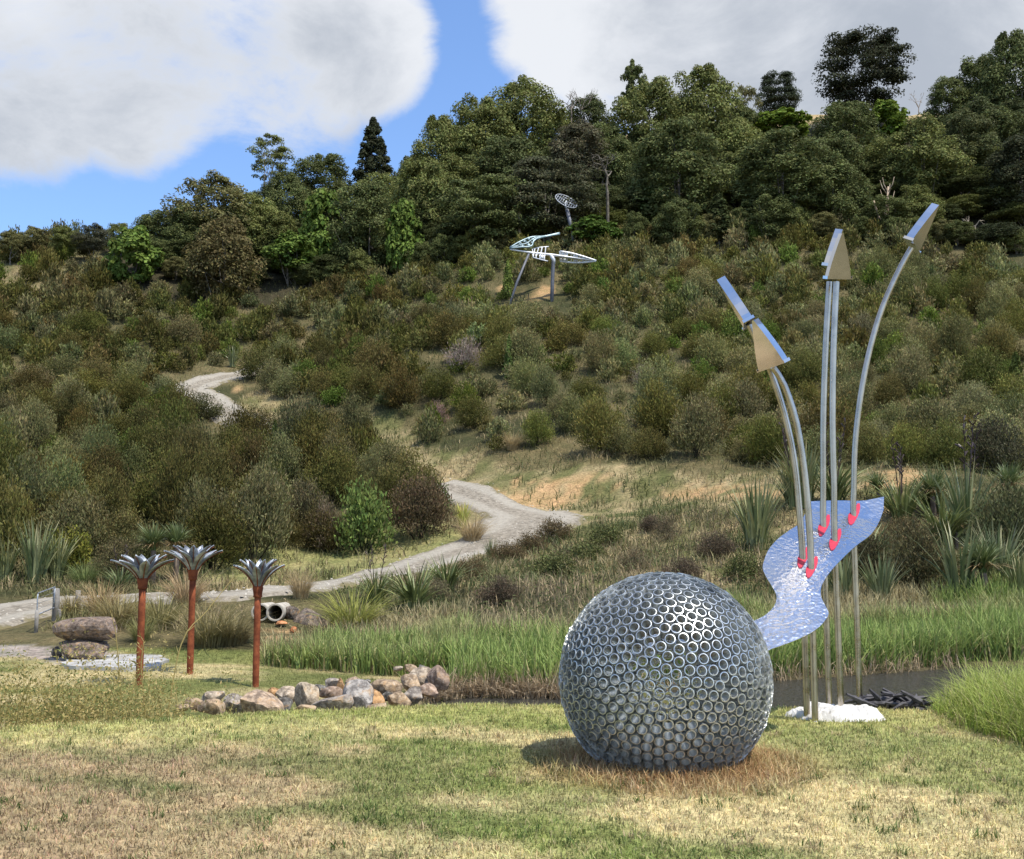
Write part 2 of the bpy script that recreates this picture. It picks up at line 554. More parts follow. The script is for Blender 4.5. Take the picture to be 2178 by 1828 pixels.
for q in [(-9, 15.5, -.64), (-5, 17, -.6), (-9, 20, -.55), (-5, 20, -.6), (-1, 20.2, -.72), (3, 20.5, -.8), (7, 22, -.8), (12, 22.5, -.75), (18, 22, -.6),
          (-14, 20, -.5), (-16, 15, -.5), (-1, 16, -.85), (3, 15, -.95), (8, 15, -.95), (13, 15, -.6), (-30, 10, -.2), (30, 10, .2), (-30, 24, -.2), (30, 24, .4)]:
    CP.append(q)
for q in [(300, 1300, 26), (0, 1345, 25), (450, 1300, 25.5), (580, 1322, 24.4), (620, 1275, 26.5), (700, 1325, 25), (1000, 1285, 27), (1400, 1275, 28), (1800, 1275, 28.5), (2178, 1262, 28.5),
          (0, 1308, 29), (100, 1292, 30.5), (350, 1274, 33), (600, 1256, 34.5), (800, 1233, 37), (950, 1203, 39.5), (1080, 1158, 43), (1180, 1124, 45.5), (1212, 1112, 47),
          (1100, 1085, 50), (1000, 1056, 53), (950, 1042, 55),
          (650, 1205, 41), (850, 1160, 44), (940, 1110, 47), (900, 1050, 53), (700, 1000, 57), (500, 925, 68), (470, 868, 74), (430, 832, 79), (500, 800, 84), (300, 830, 77), (100, 850, 72),
          (0, 900, 66), (100, 1050, 52), (300, 1050, 53), (0, 1170, 41), (200, 1195, 40), (400, 1190, 41),
          (1250, 1072, 51), (1250, 1008, 54), (1450, 1062, 49), (1450, 1000, 53), (1000, 1000, 58.5), (850, 930, 66), (1100, 900, 63), (1300, 900, 62.5), (1600, 950, 57), (1900, 950, 56), (2178, 950, 54),
          (1700, 1075, 43), (1900, 1025, 45), (2178, 1035, 44), (1600, 1150, 38), (1900, 1170, 37), (2178, 1180, 36), (1300, 1150, 42), (1300, 1205, 36), (1050, 1230, 34),
          (600, 760, 90), (900, 750, 80), (1200, 750, 77), (1500, 750, 75), (1800, 750, 73), (2178, 750, 71), (100, 700, 92), (350, 700, 93), (0, 780, 82),
          (600, 655, 101), (900, 610, 99), (1200, 610, 94), (1500, 610, 91), (1800, 610, 89), (2178, 610, 87), (1100, 545, 103), (1400, 520, 102), (1700, 515, 100), (2178, 560, 93),
          (0, 610, 102), (200, 610, 103), (0, 545, 114), (130, 528, 119), (300, 515, 124),
          (420, 560, 112), (700, 510, 125), (1000, 430, 128), (1300, 390, 128), (1600, 330, 134), (1840, 248, 152), (1660, 252, 152), (2000, 255, 150), (2178, 250, 146),
          (560, 480, 132), (900, 395, 140), (1200, 300, 148)]:
    cp(*q)
for q in [(-60, 150, 27), (-30, 160, 33), (0, 170, 40), (30, 180, 52), (60, 185, 56), (-60, 220, 15), (0, 220, 20), (60, 220, 30), (-100, 100, 22), (100, 100, 32), (-100, 60, 10), (100, 60, 12),
          (-60, 40, 1.5), (60, 40, 3), (-60, 80, 14), (70, 75, 20), (100, 160, 50), (-100, 160, 26), (0, 300, 10), (-120, 300, 10), (120, 300, 10)]:
    CP.append(q)
CPA = np.array(CP, float)


def tps_fit(P, lam):
    n = len(P)
    xy = P[:, :2] / 50.0
    d2 = ((xy[:, None] - xy[None]) ** 2).sum(-1)
    K = 0.5 * d2 * np.log(d2 + 1e-12)
    A = np.zeros((n + 3, n + 3))
    A[:n, :n] = K + lam * np.eye(n)
    A[:n, n] = 1
    A[:n, n + 1:] = xy
    A[n, :n] = 1
    A[n + 1:, :n] = xy.T
    return np.linalg.solve(A, np.concatenate([P[:, 2], [0, 0, 0]]))


TW = tps_fit(CPA, 0.0006)


def tps(x, y):
    sh = x.shape
    q = np.stack([x.ravel(), y.ravel()], 1) / 50.0
    out = np.empty(len(q))
    xy = CPA[:, :2] / 50.0
    for s in range(0, len(q), 20000):
        qq = q[s:s + 20000]
        d2 = ((qq[:, None] - xy[None]) ** 2).sum(-1)
        out[s:s + 20000] = (0.5 * d2 * np.log(d2 + 1e-12)) @ TW[:-3] + TW[-3] + qq @ TW[-2:]
    return out.reshape(sh)


def crest(x):
    return np.interp(x, [-12, -4.6, -2.2, -.4, 2, 3.4, 5, 8, 14], [8.2, 9.1, 10.1, 10.55, 10.5, 10.35, 10.2, 10.5, 10.5])


def far_bank(x):
    return np.interp(x, [-2.0, -1.2, -.7, .8, 2.5, 4.8, 9.2, 14], [16.8, 17.3, 17.8, 17.6, 18.6, 19.8, 22.0, 23])


WATER_Z = -0.88


def terr(x, y):
    x = np.asarray(x, float)
    y = np.asarray(y, float)
    lx = np.clip(x, -110, 110)
    ly = np.clip(y, 0, 300)
    fz = tps(lx, np.maximum(ly, 14.0))
    fz = np.clip(fz, -1.2, 75) + smooth(35, 60, y) * (fbm(x, y, 0.13, 3) - 0.5) * 1.6 + smooth(22, 32, y) * (fbm(x, y, 0.5, 5) - 0.5) * 0.35
    # near lawn: flat, rolling over at the crest
    nz = (fbm(x, y, 0.35, 1) - 0.5) * 0.10 - 0.78 * smooth(0.0, 3.4, y - crest(x)) - 0.10 * smooth(0, 3, y - crest(x))
    b = smooth(12.5, 16.5, y)
    z = nz * (1 - b) + fz * b
    # pond basin
    e = np.minimum(np.minimum(y - (crest(x) + 2.4), far_bank(x) - y), np.minimum(x + 1.5, 16 - x))
    z = z - 0.5 * smooth(-0.25, 0.9, e) * 1.0
    z = np.where(e > 0.15, np.minimum(z, WATER_Z - 0.05 - 0.2 * np.clip(e, 0, 1)), z)
    z = np.where((e <= 0.15) & (e > -0.8) & (y > 12), np.maximum(z, WATER_Z + 0.02 + np.clip(-e, 0, 1) * 0.12), z)
    return z


def tz(x, y):
    return float(terr(np.array([x]), np.array([y]))[0])


def hit(px, py, y0=11.0, y1=240.0):
    d = cam_ray(px, py)
    Ys = np.arange(y0, y1, 0.2)
    P = EYE + d[None] * (Ys / d[1])[:, None]
    below = P[:, 2] < terr(P[:, 0], P[:, 1])
    i = int(np.argmax(below)) if below.any() else len(Ys) - 1
    q = P[i]
    return np.array([q[0], q[1], tz(q[0], q[1])])


# px polygons of open ground seen in the photo
OPEN_BANK = [(500, 850), (560, 830), (700, 890), (830, 880), (900, 955), (1010, 960), (1100, 1005), (1300, 985), (1500, 1012), (1700, 1000), (1960, 1000), (2000, 1060), (1700, 1300),
             (1250, 1300), (1200, 1160), (900, 1330), (560, 1300), (400, 1400), (330, 1260), (560, 1205), (900, 1180), (985, 1130), (975, 1060), (880, 1020), (800, 960), (640, 915), (520, 905)]
OPEN_LEFT = [(-50, 565), (120, 545), (225, 545), (240, 615), (100, 635), (-50, 610)]
SPARSE = [(850, 745), (1500, 770), (1450, 900), (1290, 985), (1000, 965), (880, 900)]
CLAY = [[(1000, 1050), (1060, 1022), (1290, 1008), (1320, 1045), (1240, 1078), (1060, 1085)], [(1400, 1040), (1690, 1030), (1690, 1062), (1400, 1062)],
        [(1810, 1050), (1870, 1005), (1930, 990), (1975, 1020), (1900, 1060)], [(480, 830), (520, 815), (500, 850)], [(560, 1340), (640, 1340), (640, 1370), (570, 1370)],
        [(1000, 610), (1180, 610), (1180, 640), (1140, 640)]]
GRAVELLY = [(-60, 1375), (60, 1372), (150, 1385), (330, 1392), (340, 1412), (150, 1420), (60, 1400), (-60, 1396)]
VERGE = [(430, 1180), (940, 1110), (1010, 1160), (960, 1195), (800, 1225), (560, 1240), (430, 1240)]


def lawn_col(x, y):
    a = x * 0.93 - y * 0.36
    b = x * 0.36 + y * 0.93
    n = fbm(a * 0.55, b * 1.25, 0.9, 2) * 0.75 + fbm(x, y, 2.2, 9) * 0.25
    f = smooth(0.42, 0.57, n)                                   # 0 green .. 1 straw
    dball = np.hypot(x - 1.17, y - 8.05)
    left = smooth(0.6, -2.6, x) * smooth(9.3, 8.0, y)
    f = np.clip(f + 0.22 * smooth(-.5, 2.0, x) + 0.30 * left + 0.5 * smooth(1.5, 0.8, dball) - 0.35 * smooth(1.1, 0.4, np.hypot((x + .3) * .7, y - 5.2)), 0, 1)
    green = lerp3((0.145, 0.185, 0.05), (0.25, 0.28, 0.085), fbm(x, y, 1.7, 4))
    straw = lerp3((0.46, 0.385, 0.20), (0.60, 0.505, 0.265), fbm(x, y, 1.1, 6))
    straw = lerp3(straw, (0.33, 0.235, 0.145), left * 0.8)  # browner grass on the left, with cloud shade put into its colour
    green = lerp3(green, (0.10, 0.11, 0.05), left * .6)
    dball = dball + (fbm(x, y, 1.6, 77) - .5) * 0.9
    straw = lerp3(straw, (0.36, 0.215, 0.105), smooth(1.3, 0.75, dball) * 0.6)
    c = lerp3(green, straw, f)
    return lerp3(c, lerp3((0.26, 0.29, 0.075), (0.52, 0.47, 0.20), fbm(x, y, 2.5, 8)), smooth(-1.6, -0.2, y - crest(x)) * 0.7)


def ground_col(x, y, z):
    px, py = proj(x, y, z)
    n1 = fbm(x, y, 0.25, 12)
    n2 = fbm(x, y, 0.9, 14)
    c = lerp3((0.055, 0.055, 0.025), (0.135, 0.11, 0.055), smooth(0.35, 0.65, n1 * 0.6 + n2 * 0.4))
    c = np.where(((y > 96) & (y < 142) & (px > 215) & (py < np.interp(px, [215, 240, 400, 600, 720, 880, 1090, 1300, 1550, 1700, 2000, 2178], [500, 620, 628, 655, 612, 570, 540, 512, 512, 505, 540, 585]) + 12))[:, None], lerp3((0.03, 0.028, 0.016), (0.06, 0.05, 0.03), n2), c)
    obl = in_poly(px, py, OPEN_LEFT)
    ob = in_poly(px, py, OPEN_BANK) | obl
    c = np.where((ob & (y > 30))[:, None], lerp3((0.115, 0.115, 0.045), (0.30, 0.235, 0.13), smooth(0.35, 0.65, n2)), c)
    c = np.where((obl & (y > 90))[:, None], lerp3((0.10, 0.10, 0.045), (0.24, 0.19, 0.105), smooth(0.35, 0.65, n2)), c)
    far = (y > 140)
    c = np.where(far[:, None], lerp3((0.34, 0.25, 0.14), (0.42, 0.32, 0.18), n2), c)
    for i, pl_ in enumerate(CLAY):
        m_ = in_poly(px, py, pl_) & (y > 20)
        k_ = smooth(0.42, 0.56, n2 * .6 + fbm(x, y, 2.4, 17) * .4) * m_
        c = lerp3(c, lerp3((0.33, 0.20, 0.095), (0.42, 0.29, 0.155), fbm(x, y, 2, 3)), k_)
    lawn = (y < 13.5) | ((x < -0.8) & (y < 21.5))
    v = in_poly(px, py, VERGE) & (y > 32)
    lc = lawn_col(x, y)
    pen = lerp3((0.17, 0.18, 0.06), (0.46, 0.38, 0.20), smooth(0.38, 0.6, fbm(x * 0.5, y * 1.4, 0.9, 21)))
    lc = lerp3(lc, lerp3((0.10, 0.095, 0.05), (0.20, 0.16, 0.09), n2), smooth(3.0, 0.0, y))  # unseen ground behind the camera, darkened so the steel arrowheads reflect brown
    c = np.where((lawn & (y < 12.5))[:, None], lc, c)
    c = np.where((lawn & (y >= 12.5))[:, None], pen, c)
    c = np.where(v[:, None], lerp3((0.13, 0.16, 0.05), (0.30, 0.25, 0.12), n2), c)
    gm = in_poly(px, py, GRAVELLY) & (y > 13) & (y < 26)
    c = np.where(gm[:, None], lerp3((0.24, 0.20, 0.17), (0.36, 0.32, 0.28), n2), c)
    wet = smooth(0.35, -0.1, z - WATER_Z) * (y > 11.5)
    return lerp3(c, (0.06, 0.05, 0.03), wet * 0.8)


Yr = np.concatenate([[-400, -200, -100], np.linspace(-40, 3, 12), np.arange(3.3, 13, 0.22), np.arange(13, 28, 0.33), np.arange(28, 62, 0.6), np.arange(62, 160, 1.2), np.linspace(162, 300, 20), [350, 420, 600, 900]])
tcol = np.concatenate([[-14, -6, -3, -1.8, -1.35], np.linspace(-1.15, 1.15, 250), [1.35, 1.8, 3, 6, 14]])
GX = tcol[None, :] * (8 + 0.62 * np.clip(Yr, 0, 300))[:, None]
GY = np.repeat(Yr[:, None], len(tcol), 1)
GZ = terr(GX, GY)
gx, gy, gz = GX.ravel(), GY.ravel(), GZ.ravel()
nr, nc = GX.shape
ii = (np.arange(nr - 1)[:, None] * nc + np.arange(nc - 1)[None]).ravel()
GF = np.stack([ii, ii + 1, ii + nc + 1, ii + nc], 1)
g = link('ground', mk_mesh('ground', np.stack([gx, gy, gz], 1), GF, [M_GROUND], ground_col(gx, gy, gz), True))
tag(g, 'ground running from the mown lawn up the scrub covered hill', kind='structure')

# pond surface
PX0, PX1 = -3.0, 18.0
xs = np.linspace(PX0, PX1, 40)
pv = np.concatenate([np.stack([xs, crest(xs) + 1.6, np.full(40, WATER_Z)], 1), np.stack([xs, far_bank(xs) + 1.2, np.full(40, WATER_Z)], 1)])
pf = [(i, i + 1, 41 + i, 40 + i) for i in range(39)]
tag(link('pond', mk_mesh('pond', pv, np.array(pf), [M_WATER])), 'dark rippled pond behind the steel sculptures', kind='structure')


# roads: ribbons over the terrain
def resample(P, step):
    P = np.asarray(P, float)
    # Catmull-Rom
    Q = []
    for i in range(len(P) - 1):
        p0, p1, p2, p3 = P[max(i - 1, 0)], P[i], P[i + 1], P[min(i + 2, len(P) - 1)]
        m_ = max(2, int(np.linalg.norm(p2 - p1) / step))
        for s in np.arange(m_) / m_:
            Q.append(0.5 * (2 * p1 + (p2 - p0) * s + (2 * p0 - 5 * p1 + 4 * p2 - p3) * s * s + (3 * p1 - p0 - 3 * p2 + p3) * s ** 3))
    Q.append(P[-1])
    return np.array(Q)


ROADS = []


def road(name, pxs, width, label):
    P = np.array([hit(*q[:2])[:2] for q in pxs])
    wd = [q[2] if len(q) > 2 else width for q in pxs]
    C = resample(np.column_stack([P, wd]), 0.5)
    ROADS.append(C)
    d = np.gradient(C[:, :2], axis=0)
    d /= np.linalg.norm(d, axis=1)[:, None] + 1e-9
    nrm = np.stack([-d[:, 1], d[:, 0]], 1)
    K = 9
    s = np.linspace(-0.5, 0.5, K)
    ed = 1 + 0.10 * (fbm(C[:, 0], C[:, 1], 0.8, 31)[:, None] - 0.5) * 4 * np.abs(s)[None]
    X = C[:, None, 0] + nrm[:, None, 0] * s * C[:, 2:3] * ed
    Y = C[:, None, 1] + nrm[:, None, 1] * s * C[:, 2:3] * ed
    Z = terr(X, Y) + 0.10 - 0.22 * np.maximum(np.abs(s) - 0.42, 0)[None] / 0.08
    n = len(C)
    i0 = (np.arange(n - 1)[:, None] * K + np.arange(K - 1)[None]).ravel()
    F = np.stack([i0, i0 + 1, i0 + K + 1, i0 + K], 1)
    uv = np.stack([np.broadcast_to(s + 0.5, X.shape).ravel(), np.repeat(np.arange(n) * 0.5, K)], 1)
    tag(link(name, mk_mesh(name, np.stack([X.ravel(), Y.ravel(), Z.ravel()], 1), F, [M_GRAVEL], smooth_sh=True, uv=uv)), label, kind='structure')


road('gravel_road', [(-160, 1352), (0, 1312), (100, 1293), (220, 1283), (360, 1275), (500, 1266), (650, 1252), (800, 1230), (900, 1206), (1000, 1175), (1072, 1147, 4.2), (1118, 1121, 5.4),
                     (1128, 1106, 5.2), (1080, 1088, 3.8), (1030, 1068, 3.2), (975, 1049, 3), (930, 1035, 3)], 3.6, 'pale gravel road bending round a hairpin below the scrub')
road('gravel_track', [(580, 935), (535, 908), (492, 882), (452, 858), (420, 842), (405, 832), (425, 819), (480, 803), (535, 792), (585, 775)], 3.2, 'pale gravel track curving up the scrub covered hillside')


sv, sf, sn = [], [], 0
oct_ = np.array([(1, 0, 0), (0, 1, 0), (-1, 0, 0), (0, -1, 0), (0, 0, .7)])
octf = np.array([(0, 1, 4, 4), (1, 2, 4, 4), (2, 3, 4, 4), (3, 0, 4, 4)])[:, :3]
for C in ROADS:
    for q_ in C[::1]:
        for _ in range(7):
            s_ = rng.choice([-1, 1]) * (.5 - abs(rng.normal(0, .16)))
            a_ = rng.random() * 6.28
            x_, y_ = q_[0] + s_ * q_[2] * math.cos(a_), q_[1] + s_ * q_[2] * math.sin(a_)
            r_ = rng.uniform(.025, .075)
            R2 = np.array([[math.cos(a_), -math.sin(a_)], [math.sin(a_), math.cos(a_)]])
            V = oct_ * r_ * rng.uniform(.6, 1.3, (5, 1))
            V[:, :2] = V[:, :2] @ R2
            sv.append(V + np.array([x_, y_, 0]))
            sf.append(octf + sn)
            sn += 5
sv = np.concatenate(sv)
sv[:, 2] += np.repeat(terr(sv[4::5, 0], sv[4::5, 1]), 5) + .095
tag(link('loose_gravel', mk_mesh('loose_gravel', sv, np.concatenate(sf), [M_PIPE])), 'loose stones scattered over the gravel road and track', kind='stuff')


def road_dist(x, y):
    d = np.full(np.shape(x), 1e9)
    for C in ROADS:
        dd = np.sqrt((np.asarray(x)[:, None] - C[None, ::2, 0]) ** 2 + (np.asarray(y)[:, None] - C[None, ::2, 1]) ** 2) - C[None, ::2, 2] / 2
        d = np.minimum(d, dd.min(1))
    return d


# ------------------------------------------------------------------ foliage prototypes
def shrub_mesh(seed, n=6400, r=1.0, hgt=1.0, stems=True, ll=0.105, lw=0.034, plumes=70, bright=False):
    """dome of upward sprays around a twiggy core; unit about 2 m wide, 2 m tall"""
    global rng
    keep = rng
    rng = np.random.default_rng(seed)
    an = rng.random(plumes) * 2 * math.pi
    el = np.arcsin(rng.random(plumes) * 1.12 - 0.12)
    rr = r * (0.72 + 0.28 * rng.random(plumes))
    tips = np.stack([rr * np.cos(el) * np.cos(an), rr * np.cos(el) * np.sin(an), hgt * (0.55 + 1.35 * np.sin(el) * (0.8 + 0.25 * rng.random(plumes)))], 1)
    base = np.array([0, 0, 0.15])
    idx = rng.integers(0, plumes, n)
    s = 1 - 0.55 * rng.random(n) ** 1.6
    out = tips[idx] - base
    out /= np.linalg.norm(out, axis=1)[:, None]
    P = base + (tips[idx] - base) * s[:, None] + rng.normal(0, 0.15, (n, 3)) * np.array([1, 1, 0.85])
    P[:, 2] = np.maximum(P[:, 2], 0.05)
    d = out * 0.8 + np.array([0, 0, 0.5]) + rng.normal(0, 0.45, (n, 3))
    nm = np.cross(d, rng.normal(size=(n, 3))) + out * 0.35
    V, F = leaf_cards(P, nm, ll * rng.uniform(0.7, 1.3, n), lw * rng.uniform(0.7, 1.3, n), dirv=d)
    pv_ = rng.uniform(0.78, 1.25, plumes)[idx] * rng.uniform(0.75, 1.25, n)
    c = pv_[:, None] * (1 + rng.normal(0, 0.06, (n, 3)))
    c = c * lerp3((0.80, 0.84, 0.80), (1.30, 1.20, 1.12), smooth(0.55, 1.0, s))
    c = np.repeat(c, 4, 0)
    Vs, Fs, Cs, fm = [V], [F], [c], [np.zeros(len(F), int)]
    off = len(V)
    if stems:
        mb = MB()
        for j in range(6):
            q = tips[rng.integers(0, plumes)]
            mb.tube([(0.05 * math.cos(j), 0.05 * math.sin(j), -0.15), q * 0.45 + np.array([0, 0, .1]), q * 0.8], [0.03, 0.02, 0.008], 4, cap=False)
        v2 = np.concatenate(mb.V)
        Vs.append(v2)
        f2 = np.concatenate(mb.F) + off
        Fs.append(f2)
        Cs.append(np.full((len(v2), 3), 1.0))
        fm.append(np.ones(len(f2), int))
    rng = keep
    return np.concatenate(Vs), np.concatenate(Fs), np.concatenate(Cs), np.concatenate(fm)


SHRUBS = []
for sd_ in range(5):
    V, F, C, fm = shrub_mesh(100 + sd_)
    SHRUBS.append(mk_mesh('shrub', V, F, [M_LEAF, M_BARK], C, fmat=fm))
DRYSHRUB = []
for sd_ in range(2):
    V, F, C, fm = shrub_mesh(140 + sd_, n=2600, ll=0.16, lw=0.022, plumes=36)
    DRYSHRUB.append(mk_mesh('dry_shrub', V, F, [M_LEAF, M_BARK], C, fmat=fm))
BROADSHRUB = []
for sd_ in range(2):
    V, F, C, fm = shrub_mesh(150 + sd_, n=2600, ll=0.12, lw=0.07, plumes=44)
    BROADSHRUB.append(mk_mesh('broadleaf_shrub', V, F, [M_LEAF, M_BARK], C, fmat=fm))


def cone_shrub(seed, n=1500):
    g_ = np.random.default_rng(seed)
    z = g_.random(n) ** 1.25
    an = g_.random(n) * 2 * math.pi
    lump = 1 + 0.28 * np.sin(an * 3 + z * 9 + seed) + 0.22 * np.sin(an * 2 - z * 17 + 2 * seed)
    rr = 0.5 * (1 - z) ** 0.62 * (0.45 + 0.55 * np.sqrt(g_.random(n))) * lump
    P = np.stack([rr * np.cos(an), rr * np.sin(an), 0.06 + z * 1.94], 1)
    nm = np.stack([np.cos(an), np.sin(an), np.full(n, 0.6)], 1) + g_.normal(0, 0.6, (n, 3))
    V, F = leaf_cards(P, nm, 0.15, 0.08)
    c = np.repeat(g_.uniform(0.6, 1.4, (n, 1)) * np.ones((n, 3)), 4, 0)
    mb = MB()
    mb.tube([(0, 0, -.1), (0, 0, 1.7)], [0.04, 0.01], 5, cap=False)
    v2, f2 = np.concatenate(mb.V), np.concatenate(mb.F)
    return mk_mesh('cone_shrub', np.vstack([V, v2]), np.vstack([F, f2 + len(V)]), [M_LEAF, M_BARK], np.vstack([c, np.ones((len(v2), 3))]), fmat=np.concatenate([np.zeros(len(F), int), np.ones(len(f2), int)]))


CONES = [cone_shrub(160), cone_shrub(161)]

SHRUB_COL = {'olive': (0.097, 0.097, 0.028), 'grey-green': (0.138, 0.140, 0.062), 'brownish': (0.104, 0.093, 0.033), 'bright green': (0.094, 0.130, 0.028)}

# ------------------------------------------------------------------ shrubs over the hill
sp = 2.2
pts = []
for iy in range(int((122 - 37) / sp)):
    for ix in range(int(130 / sp)):
        pts.append((-65 + ix * sp + (0.5 * sp if iy % 2 else 0) + random.uniform(-.75, .75), 37 + iy * sp + random.uniform(-.75, .75)))
pts = np.array(pts)
pz = terr(pts[:, 0], pts[:, 1])
ppx, ppy = proj(pts[:, 0], pts[:, 1], pz)
ok = (ppx > -70) & (ppx < FW + 70) & (ppy > 400)
ok &= road_dist(pts[:, 0], pts[:, 1]) > 1.3
ok &= ~in_poly(ppx, ppy, OPEN_BANK)
ol = in_poly(ppx, ppy, OPEN_LEFT)
ok &= ~(ol & (rng.random(len(pts)) > 0.38))
ok &= ~(in_poly(ppx, ppy, SPARSE) & (rng.random(len(pts)) > 0.52))
# lower limit of the scrub in the picture, and the forest edge above
low = np.interp(ppx, [-80, 200, 560, 700, 940, 990, 1000, 1300, 1700, 1960, 2300], [1235, 1235, 1205, 1190, 1150, 1100, 965, 985, 1005, 1000, 1010])
ok &= ppy < low
fedge = np.interp(ppx, [-80, 215, 240, 400, 600, 720, 880, 1090, 1300, 1550, 1700, 2000, 2178, 2300], [508, 505, 620, 628, 655, 612, 570, 540, 512, 512, 505, 540, 585, 590])
ok &= ~(in_poly(ppx, ppy, [(360, 800), (600, 785), (540, 890), (570, 975), (420, 975), (385, 880)]) & (rng.random(len(pts)) > 0.1))
ok &= ppy > fedge - 4
ok &= ~((ppx > 1040) & (ppx < 1220) & (ppy > 600) & (ppy < 700) & (rng.random(len(pts)) > 0.12))
pts, pz, ppx, ppy = pts[ok], pz[ok], ppx[ok], ppy[ok]
nS = len(pts)
size = rng.uniform(0.72, 1.32, nS) * np.where((ppy > 900) & (ppx < 960), 1.06, 1.05)
zone_n = fbm(pts[:, 0], pts[:, 1], 0.09, 40)
pk = rng.random(nS) * 0.75 + zone_n * 0.5
pr_size = size / pts[:, 1]
order = np.argsort(-pr_size)
LIMIT = 285
near_mask = np.zeros(nS, bool)
near_mask[order[:LIMIT]] = True
WHERE = {'low': 'on the slope below the upper bend of the gravel track', 'left': 'on the left hillside above the gravel track',
         'mid': 'in the grassy clearing beyond the hairpin bend', 'right': 'on the right hillside behind the steel arrows'}
stV, stF, stC, stn = [], [], [], 0
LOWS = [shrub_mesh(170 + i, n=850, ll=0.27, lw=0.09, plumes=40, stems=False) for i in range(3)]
for i in range(nS):
    v = pk[i]
    left = ppx[i] < 960
    kind = 'brownish' if v < (0.42 if left else 0.32) else 'olive' if v < 0.70 else 'grey-green' if v < 0.93 else 'bright green'
    if not left and kind == 'olive' and rng.random() < 0.3:
        kind = 'grey-green'
    c0 = np.array(SHRUB_COL[kind]) * rng.uniform(0.75, 1.25) * (0.88 if (left and ppy[i] > 880) else 1.0 if left else 1.28) * (1 + rng.normal(0, 0.05, 3))  # lower left slope tinted darker: cloud shadow put into the shrub colour
    s = size[i] * (0.8 if kind == 'bright green' else 1.0)
    x, y, z = pts[i, 0], pts[i, 1], pz[i] - 0.12
    zs = s * rng.uniform(0.78, 1.38) * (1.22 if (left and ppy[i] > 900) else 1.0)
    rz = rng.random() * 6.28
    if near_mask[i]:
        zone = 'low' if (left and ppy[i] > 880) else 'left' if left else 'mid' if in_poly(ppx[i:i + 1], ppy[i:i + 1], SPARSE)[0] else 'right'
        me = SHRUBS[i % 5]
        if kind == 'bright green':
            me = (BROADSHRUB * 3 + CONES[:1])[i % 7]
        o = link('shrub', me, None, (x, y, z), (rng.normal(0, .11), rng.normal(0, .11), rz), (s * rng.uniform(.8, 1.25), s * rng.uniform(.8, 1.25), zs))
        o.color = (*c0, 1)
        szn = 'large ' if s > 1.28 else 'small ' if s < 1.0 else ''
        y0_, y1_ = {'low': (880, 1235), 'left': (520, 880), 'mid': (745, 985), 'right': (510, 1005)}[zone]
        hb_ = (ppy[i] - y0_) / (y1_ - y0_)
        col_b = (ppx[i] - (0 if left else 960)) / (960 if left else 1218)
        side = {'low': ['near the gate', 'in the middle', 'towards the hairpin'], 'left': ['towards the picture edge', 'above the pale track', 'towards the clearing'], 'mid': ['', '', ''],
                'right': ['next to the clearing', 'left of the arrows', 'beyond the arrows']}[zone][min(2, int(max(col_b, 0) * 3))]
        bnd = 'top' if hb_ < .25 else 'upper part' if hb_ < .5 else 'lower part' if hb_ < .78 else 'foot'
        place = {'low': f'at the {bnd} of the lower scrub slope', 'left': f'at the {bnd} of the left hillside', 'mid': f'at the {bnd} of the grassy clearing', 'right': f'at the {bnd} of the right hillside'}[zone]
        lab = f"{szn}{kind} shrub {place} {side}".strip()
        tag(o, lab, 'shrub', f'{szn}{kind} shrubs {place} {side}'.strip())
    else:
        V, F, C, fm = LOWS[i % 3]
        ca, sa = math.cos(rz), math.sin(rz)
        Vr = np.stack([(V[:, 0] * ca - V[:, 1] * sa) * s + x, (V[:, 0] * sa + V[:, 1] * ca) * s + y, V[:, 2] * zs + z], 1)
        stV.append(Vr)
        stF.append(F + stn)
        stC.append(C * c0)
        stn += len(V)
ne = 1500
ex_ = rng.uniform(-58, 58, ne)
ey_ = rng.uniform(50, 112, ne)
ezz = terr(ex_, ey_)
epx, epy = proj(ex_, ey_, ezz)
ek = (epx > -60) & (epx < FW + 60) & (road_dist(ex_, ey_) > .7) & ~in_poly(epx, epy, OPEN_BANK) & ~in_poly(epx, epy, OPEN_LEFT)
ek &= (epy < np.interp(epx, [-80, 200, 560, 700, 940, 990, 1000, 1300, 1700, 1960, 2300], [1235, 1235, 1205, 1190, 1150, 1100, 965, 985, 1005, 1000, 1010]))
ek &= (epy > np.interp(epx, [-80, 215, 240, 400, 600, 720, 880, 1090, 1300, 1550, 1700, 2000, 2178, 2300], [508, 505, 620, 628, 655, 612, 570, 540, 512, 512, 505, 540, 585, 590]) - 4)
ek &= ~(in_poly(epx, epy, SPARSE) & (rng.random(ne) > 0.4)) & ~((epx > 1110) & (epx < 1200) & (epy > 600) & (epy < 670))
ek &= ~in_poly(epx, epy, [(360, 800), (600, 785), (540, 890), (570, 975), (420, 975), (385, 880)])
for j in np.nonzero(ek)[0]:
    V, F, C, fm = LOWS[j % 3]
    s = rng.uniform(.32, .72)
    rz = rng.random() * 6.28
    ca, sa = math.cos(rz), math.sin(rz)
    stV.append(np.stack([(V[:, 0] * ca - V[:, 1] * sa) * s + ex_[j], (V[:, 0] * sa + V[:, 1] * ca) * s + ey_[j], V[:, 2] * s * 1.05 + ezz[j] - .06], 1)[:2000])
    stF.append(F[:500] + stn)
    stC.append(C[:2000] * np.array(SHRUB_COL[['olive', 'grey-green', 'brownish', 'olive'][j % 4]]) * rng.uniform(.8, 1.3))
    stn += 2000
print('extra scrub', int(ek.sum()))
o = link('hill_scrub', mk_mesh('hill_scrub', np.concatenate(stV), np.concatenate(stF), [M_LEAF], np.concatenate(stC)))
tag(o, 'olive scrub filling the gaps between the larger shrubs up to the forest edge', kind='stuff')
print('shrubs', nS, 'stuff', nS - LIMIT)


